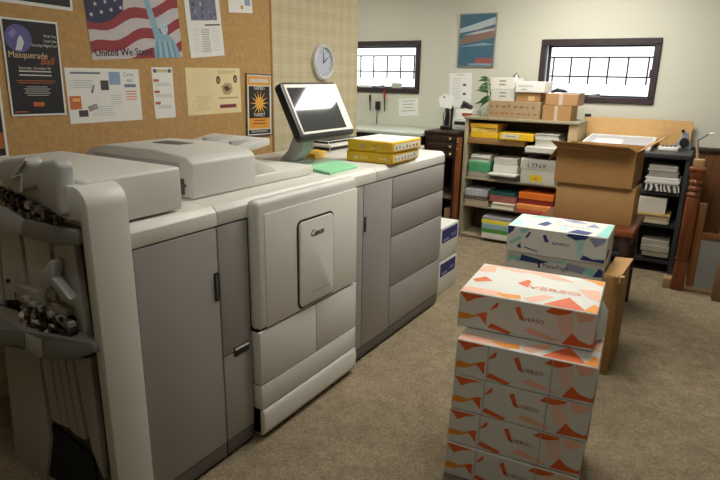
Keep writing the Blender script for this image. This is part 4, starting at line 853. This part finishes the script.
pw = thing('feather_duster', 'thin dark wand with a white tip standing behind the newel post', 'wand', (-.1, 4.95, DT))
a_, b_, c_ = ony(698, 165, 4.95), ony(697, 141, 4.97), ony(709, 134, 4.97)
obj('holder', MB().tube([V((a_.x, 4.95, 0)), V((a_.x, 4.95, a_.z)), b_], .011, 8), mat('holder_tan', '9c8a70', .6), pw, smooth=60); obj('wand', MB().tube([b_, b_.lerp(c_, .5), c_], .004, 6), M_dark, pw, smooth=60); obj('tip', MB().tube([c_, c_+V((.02, 0, .004)), c_+V((.04, 0, .0))], [.004, .011, .004], 8), M_paper, pw, smooth=60)

# ================================================================ corkboard with its papers, clock
cy1 = onx(272.5, 60, XW+.012).y
ck = thing('cork_board', 'large tan corkboard covering the wall behind the copier', 'corkboard', (XW, 1.2, .9))
obj('cork', bx(XW+.002, XW+.012, -1.2, cy1-.02, .85, 2.5), M_cork, ck)
M_edge = mat('cork_edge', 'a5763f', .6, .1)
obj('edge_strip', bx(XW+.002, XW+.016, cy1-.02, cy1, .85, 2.5), M_edge, ck, bevel=.003); obj('edge_strip', bx(XW+.002, XW+.016, -1.2, cy1, .83, .85), M_edge, ck)
XC = XW+.0125
def cork(name, label, cat, TL, TR, BR, BL, paper, lift=0): return sheet(name, label, cat, 'x', XC+lift, TL, TR, BR, BL, paper, .0015, 'papers on the corkboard')
blk = ink('17161a')
# black poster cut by the top edge
o, fr, w, h = cork('wall_poster', 'black poster with white border at the top left of the corkboard', 'poster', (-26, -130), (64, -105), (71, 12), (-12, -1.5), M_paper)
m = MB().rect(fr, w*.03, w*.97, h*.03, h*.97, .0004, 0); lines(m, fr, w*.3, w*.85, h*.06, h*.16, 3, 1, .3); lines(m, fr, w*.2, w*.8, h*.3, h*.9, 8, 2, .4); obj('print', m, [blk, ink('a08a88'), ink('c4b28c')], o)
o, fr, w, h = cork('wall_poster', 'dark poster with orange picture at the left edge under the ball poster', 'poster', (-75, 75), (-1, 80), (9, 156), (-65, 165), M_paper)
m = MB().rect(fr, w*.02, w*.96, h*.03, h*.97, .0004, 0); m.flat(fr, [(w*.5, h*.1), (w*.95, h*.12), (w*.95, h*.32), (w*.7, h*.35), (w*.55, h*.25)], .0006, 1); obj('print', m, [blk, ink('b0602a')], o)
o, fr, w, h = cork('wall_poster', 'black masquerade ball poster with a purple moon and orange lettering', 'poster', (1, 16), (58, 23), (65, 114.3), (10, 117), M_paper, .003)
m = MB().rect(fr, w*.03, w*.97, h*.02, h*.98, .0004, 0); m.disc(fr, w*.27, h*.80, w*.23, w*.23, .0004, .0006, 24, 1)
m.flat(fr, [(w*.2, h*.68), (w*.3, h*.68), (w*.36, h*.76), (w*.33, h*.82), (w*.29, h*.83), (w*.25, h*.78)], .0008, 5); m.flat(fr, [(w*.1, h*.84), (w*.2, h*.9), (w*.26, h*.86), (w*.16, h*.8)], .0008, 6)
for k, s in enumerate(('Wish You', 'Look Like', 'Saturday Night Fun!')): m.text(fr, s, w*.95, h*(.83-.05*k), h*.042, .0009, 2, 'RIGHT', .85)
m.text(fr, 'Masquerade', w*.06, h*.605, h*.095, .0009, 3, 'LEFT', .92); m.text(fr, 'Ball', w*.60, h*.545, h*.11, .0010, 4, 'LEFT', 1.0, .3)
m.text(fr, 'Saturday, October 24', w*.5, h*.49, h*.04, .0009, 2, 'CENTER', 1.0); lines(m, fr, w*.2, w*.8, h*.395, h*.475, 2, 2, .3, .1)
lines(m, fr, w*.15, w*.85, h*.33, h*.375, 2, 4, .3); lines(m, fr, w*.25, w*.75, h*.2, h*.31, 5, 2, .25); m.rect(fr, w*.4, w*.6, h*.1, h*.145, .0008, 4); lines(m, fr, w*.05, w*.3, h*.03, h*.05, 1, 4); obj('print', m, [blk, ink('5f5a94'), ink('d6d2cc'), ink('d8b894'), ink('c2622a'), ink('cfd2da'), ink('8580b8')], o)
# flag poster
o, fr, w, h = cork('wall_poster', 'flag poster with a green statue figure and the words United We Stand', 'poster', (83.5, -27), (176.5, -22), (180.5, 59), (88, 57.5), M_paper)
m = MB().rect(fr, 0, w, 0, h, .0003, 0)
n = 16
for r in range(7):                                   # waving stripes
    top_, bot = [], []
    for k in range(n+1):
        s = k/n; b = -.22+.27*r+.30*s+.035*math.sin(s*13+r); top_.append((s*w, min(h, max(0, (b+.13)*h)))); bot.append((s*w, min(h, max(0, b*h))))
    m.flat(fr, bot+top_[::-1], .0005, 1)
m.flat(fr, [(0, h*.44), (w*.12, h*.42), (w*.24, h*.46), (w*.33, h*.54), (w*.37, h*.58), (w*.42, h), (0, h)], .0007, 2)
for r in range(5):
    for c_ in range(4):
        sx, sz = w*(.05+.1*c_+.05*(r % 2)), h*(.52+.12*r+.03*c_)
        if sx < w*.38 and sz < h*.95: m.flat(fr, [(sx+(.022 if q % 2 == 0 else .009)*math.cos(math.pi/2+q*math.pi/5)*w, sz+(.022 if q % 2 == 0 else .009)*math.sin(math.pi/2+q*math.pi/5)*w) for q in range(10)], .0009, 0)
# statue: robe, raised arm, head with rays
m.flat(fr, [(w*.66, 0), (w*.66, h*.12), (w*.69, h*.22), (w*.72, h*.29), (w*.77, h*.31), (w*.84, h*.30), (w*.90, h*.24), (w*.95, h*.12), (w*.97, 0)], .0009, 3)
m.flat(fr, [(w*.69, h*.18), (w*.665, h*.36), (w*.63, h*.56), (w*.60, h*.76), (w*.58, h*.9), (w*.64, h*.9), (w*.66, h*.74), (w*.70, h*.56), (w*.73, h*.40), (w*.77, h*.28)], .0010, 3)
m.disc(fr, w*.805, h*.375, w*.045, w*.058, .0009, .0011, 16, 4); m.flat(fr, [(w*.785, h*.40), (w*.80, h*.40), (w*.80, h*.39), (w*.785, h*.39)], .0013, 5); m.flat(fr, [(w*.815, h*.40), (w*.83, h*.40), (w*.83, h*.39), (w*.815, h*.39)], .0013, 5)
for q in range(7): a = math.radians(20+q*23); m.flat(fr, [(w*.805+w*.05*math.cos(a-.16), h*.41+w*.05*math.sin(a-.16)), (w*.805+w*.115*math.cos(a), h*.41+w*.115*math.sin(a)), (w*.805+w*.05*math.cos(a+.16), h*.41+w*.05*math.sin(a+.16))], .0011, 4)
for q in range(7): m.flat(fr, [(w*(.69+.036*q), 0), (w*(.70+.03*q), h*(.2+.03*(q % 2))), (w*(.708+.03*q), h*.22), (w*(.702+.036*q), 0)], .0012, 4 if q % 2 else 5)
for q in (0, .0012, .0024): m.text(fr, 'United We Stand', w*.025+q, h*.04, h*.13, .0013+q*.05, 6, 'LEFT', .93)
obj('print', m, [ink('c2babb'), ink('8e2830'), ink('24254a'), ink('84a9bc'), ink('aecbd6'), ink('4f7690'), ink('20202c')], o)
# postcard sheet
o, fr, w, h = cork('wall_flyer', 'white mailing flyer with stamps pinned below the flag poster', 'flyer', (64, 66.7), (139, 70), (141.5, 119), (70, 125), M_paper)
m = MB(); lines(m, fr, w*.03, w*.48, h*.86, h*.93, 1, 0, .5); lines(m, fr, w*.05, w*.36, h*.62, h*.78, 4, 1, .25)
m.rect(fr, w*.02, w*.165, h*.26, h*.5, .0005, 2); m.rect(fr, w*.06, w*.15, h*.40, h*.46, .0007, 4); m.rect(fr, w*.12, w*.24, h*.12, h*.24, .0005, 3); m.rect(fr, w*.44, w*.55, h*.60, h*.78, .0005, 3); m.rect(fr, w*.56, w*.72, h*.7, h*.94, .0005, 5)
m.flat(fr, [(w*.24, h*.3), (w*.36, h*.36), (w*.38, h*.26), (w*.26, h*.2)], .0005, 6); m.flat(fr, [(w*.3, h*.56), (w*.34, h*.7), (w*.36, h*.7), (w*.33, h*.54)], .0005, 0)
m.text(fr, 'Come', w*.76, h*.86, h*.11, .0005, 0, 'LEFT', .9); m.text(fr, 'visit', w*.80, h*.75, h*.11, .0005, 0, 'LEFT', .9); m.rect(fr, w*.77, w*.94, h*.65, h*.71, .0005, 0); lines(m, fr, w*.76, w*.96, h*.38, h*.58, 4, 7, .5); lines(m, fr, w*.3, w*.6, h*.1, h*.3, 5, 1, .2); lines(m, fr, w*.55, w*.72, h*.3, h*.5, 5, 1, .2)
obj('print', m, [ink('6f7686'), ink('a9adb2'), ink('c46a35'), ink('4c4044'), ink('e2b06a'), ink('8ea2c6'), ink('9b938c'), ink('d89a7a')], o)
o, fr, w, h = cork('wall_flyer', 'narrow white bookmark flyer with orange headings on the corkboard', 'flyer', (151.5, 67.5), (172, 67), (175.5, 117.5), (155, 118.5), M_paper)
m = MB(); m.rect(fr, w*.05, w*.95, h*.9, h*.96, .0005, 0); m.disc(fr, w*.15, h*.93, w*.08, w*.08, .0005, .0007, 12, 1); m.disc(fr, w*.85, h*.93, w*.08, w*.08, .0005, .0007, 12, 1)
for q in (.72, .5, .28): m.rect(fr, w*.05, w*.3, h*q, h*(q+.05), .0005, 2); lines(m, fr, w*.1, w*.9, h*(q-.1), h*(q-.02), 3, 3, .3)
obj('print', m, [ink('cdb98a'), ink('4f5f7a'), ink('b0623a'), ink('a8a49c')], o)
o, fr, w, h = cork('wall_poster', 'tall white poster with a dark crowd picture beside the flag poster', 'poster', (184, -22), (219.5, -22), (221.5, 56.5), (187.5, 57), M_paper)
m = MB().rect(fr, w*.13, w*.88, h*.47, h*.97, .0004, 0)
for q in range(46): a, b = w*random.uniform(.15, .8), h*random.uniform(.48, .9); m.flat(fr, [(a, b), (a+w*random.uniform(.03, .08), b+h*.01), (a+w*.04, b+h*random.uniform(.03, .07))], .0006+.00001*q, random.choice((1, 2, 3, 1)))
m.rect(fr, w*.5, w*.95, h*.40, h*.42, .0005, 4); lines(m, fr, w*.35, w*.62, h*.05, h*.36, 14, 5, .35); lines(m, fr, w*.1, w*.35, h*.05, h*.36, 10, 6, .2); lines(m, fr, w*.65, w*.92, h*.05, h*.36, 10, 6, .2)
obj('print', m, [ink('6b7088'), ink('3f3f50'), ink('a3a4b4'), ink('8a5a52'), ink('44444a'), ink('8b8b88'), ink('c4c3bb')], o)
o, fr, w, h = cork('wall_flyer', 'small white card cut by the top edge of the picture', 'flyer', (226, -25), (250, -24), (252, 14), (228.5, 11.5), M_paper)
m = MB(); lines(m, fr, w*.06, w*.6, h*.3, h*.9, 6, 0, .25); m.rect(fr, w*.68, w*.92, h*.2, h*.42, .0005, 1); m.rect(fr, w*.5, w*.6, h*.1, h*.2, .0005, 2); obj('print', m, [ink('a3aab2'), ink('8c98bc'), ink('c08a5a')], o)
o, fr, w, h = cork('wall_flyer', 'cream certificate-like flyer with two oval portraits on the corkboard', 'flyer', (185, 67.5), (239, 68.3), (241.5, 112), (188, 116), M_cream)
m = MB(); lines(m, fr, w*.52, w*.95, h*.86, h*.94, 2, 0, .35); m.disc(fr, w*.57, h*.74, w*.04, w*.055, .0004, .0006, 16, 1); m.disc(fr, w*.9, h*.76, w*.04, w*.055, .0004, .0006, 16, 1); m.disc(fr, w*.57, h*.73, w*.02, w*.03, .0006, .0008, 12, 4); m.disc(fr, w*.9, h*.75, w*.02, w*.03, .0006, .0008, 12, 4)
m.flat(fr, [(w*.62, h*.6), (w*.7, h*.68), (w*.82, h*.66), (w*.84, h*.5), (w*.78, h*.42), (w*.66, h*.42)], .0004, 0); m.flat(fr, [(w*.66, h*.58), (w*.74, h*.62), (w*.80, h*.54), (w*.72, h*.48)], .0006, 1); lines(m, fr, w*.56, w*.94, h*.3, h*.36, 1, 0); m.rect(fr, w*.58, w*.90, h*.12, h*.2, .0005, 2); lines(m, fr, w*.12, w*.42, h*.08, h*.4, 8, 3, .3, .5)
obj('print', m, [ink('b09a6a'), ink('4a3a32'), ink('7a2f38'), ink('c2ad7c'), ink('a97a60')], o)
o, fr, w, h = cork('wall_poster', 'black and orange market poster with a sunflower at the corkboard edge', 'poster', (245, 73.5), (271.5, 74), (272, 135), (247, 136), M_paper, .005)
m = MB(); m.rect(fr, w*.06, w*.94, h*.03, h*.96, .0004, 7); m.rect(fr, w*.1, w*.9, h*.22, h*.80, .0006, 0); m.rect(fr, w*.06, w*.94, h*.82, h*.96, .0005, 3); m.rect(fr, w*.15, w*.85, h*.86, h*.92, .0006, 6); m.text(fr, "FARMER'S", w*.5, h*.745, h*.085, .0010, 2, 'CENTER', .72)
for q in range(14):
    a = q*math.pi/7; m.flat(fr, [(w*.5+w*.14*math.cos(a-.13), h*.53+w*.14*math.sin(a-.13)), (w*.5+w*.36*math.cos(a), h*.53+w*.36*math.sin(a)), (w*.5+w*.14*math.cos(a+.13), h*.53+w*.14*math.sin(a+.13))], .0008, 1)
m.disc(fr, w*.5, h*.53, w*.15, w*.15, .0008, .0011, 18, 4); m.text(fr, 'MARKET', w*.5, h*.315, h*.075, .0010, 2, 'CENTER', .95); m.rect(fr, w*.1, w*.9, h*.12, h*.29, .0007, 3); lines(m, fr, w*.2, w*.8, h*.16, h*.26, 2, 5, .4); m.rect(fr, w*.08, w*.92, h*.03, h*.10, .0007, 0); lines(m, fr, w*.14, w*.86, h*.045, h*.085, 2, 2, .3)
obj('print', m, [ink('17161a'), ink('edbb4c'), ink('e6e2da'), ink('dd9a34'), ink('e0a540'), ink('9a4a1c'), ink('c9c5bc'), ink('d8cdb0')], o)
m = MB()
for a in ((0, w, 0, .007), (0, w, h-.007, h), (0, .007, 0, h), (w-.007, w, 0, h)): m.slab(fr, *a, -.001, .006)
obj('frame', m, mat('poster_frame', '6a665e', .4), o)
# clock
cf2 = F((XW, 0, 0), (0, 1, 0), (0, 0, 1)); cc = onx(324, 62.3, XW+.02); R_ = .133
ck2 = thing('wall_clock', 'round white-rimmed wall clock beside the corkboard', 'clock', (XW, cc.y, cc.z-R_))
m = MB(); n = 36
for k in range(n):
    a, b = 2*math.pi*k/n, 2*math.pi*(k+1)/n
    for (r0, c0), (r1, c1) in zip([(R_, 0), (R_, .025), (R_-.012, .035), (R_-.026, .03), (R_-.03, .012)], [(R_, .025), (R_-.012, .035), (R_-.026, .03), (R_-.03, .012), (R_-.03, .01)]):
        m.add([cf2.p(cc.y+r*math.cos(t), cc.z+r*math.sin(t), c) for r, t, c in ((r0, a, c0), (r0, b, c0), (r1, b, c1), (r1, a, c1))], [[0, 1, 2, 3]])
obj('rim', m, mat('clock_rim', 'd0d0cc', .3, .02), ck2, smooth=50)
fc = obj('face', MB().disc(cf2, cc.y, cc.z, R_-.028, R_-.028, .006, .014, 36), mat('clock_face', 'b9c0cf', .3, .02), ck2)
m = MB()
for k in range(12): a = k*math.pi/6; m.flat(cf2, [(cc.y+r*math.cos(a+d), cc.z+r*math.sin(a+d)) for r, d in ((.078, -.03), (.095, -.03), (.095, .03), (.078, .03))], .0145)
obj('hour_marks', m, ink('5a6078'), fc)
obj('hand', MB().slab(cf2, cc.y-.003, cc.y+.003, cc.z-.01, cc.z+.075, .016, .0175), M_dark, ck2); obj('hand', MB().prism([cf2.p(cc.y-.005, cc.z, .018), cf2.p(cc.y+.005, cc.z-.004, .018), cf2.p(cc.y+.05, cc.z+.03, .018), cf2.p(cc.y+.047, cc.z+.034, .018)], cf2.n*.0015), M_dark, ck2)
for o in bpy.data.objects:
    for k in ('x0', 'x1'):
        if k in o: del o[k]
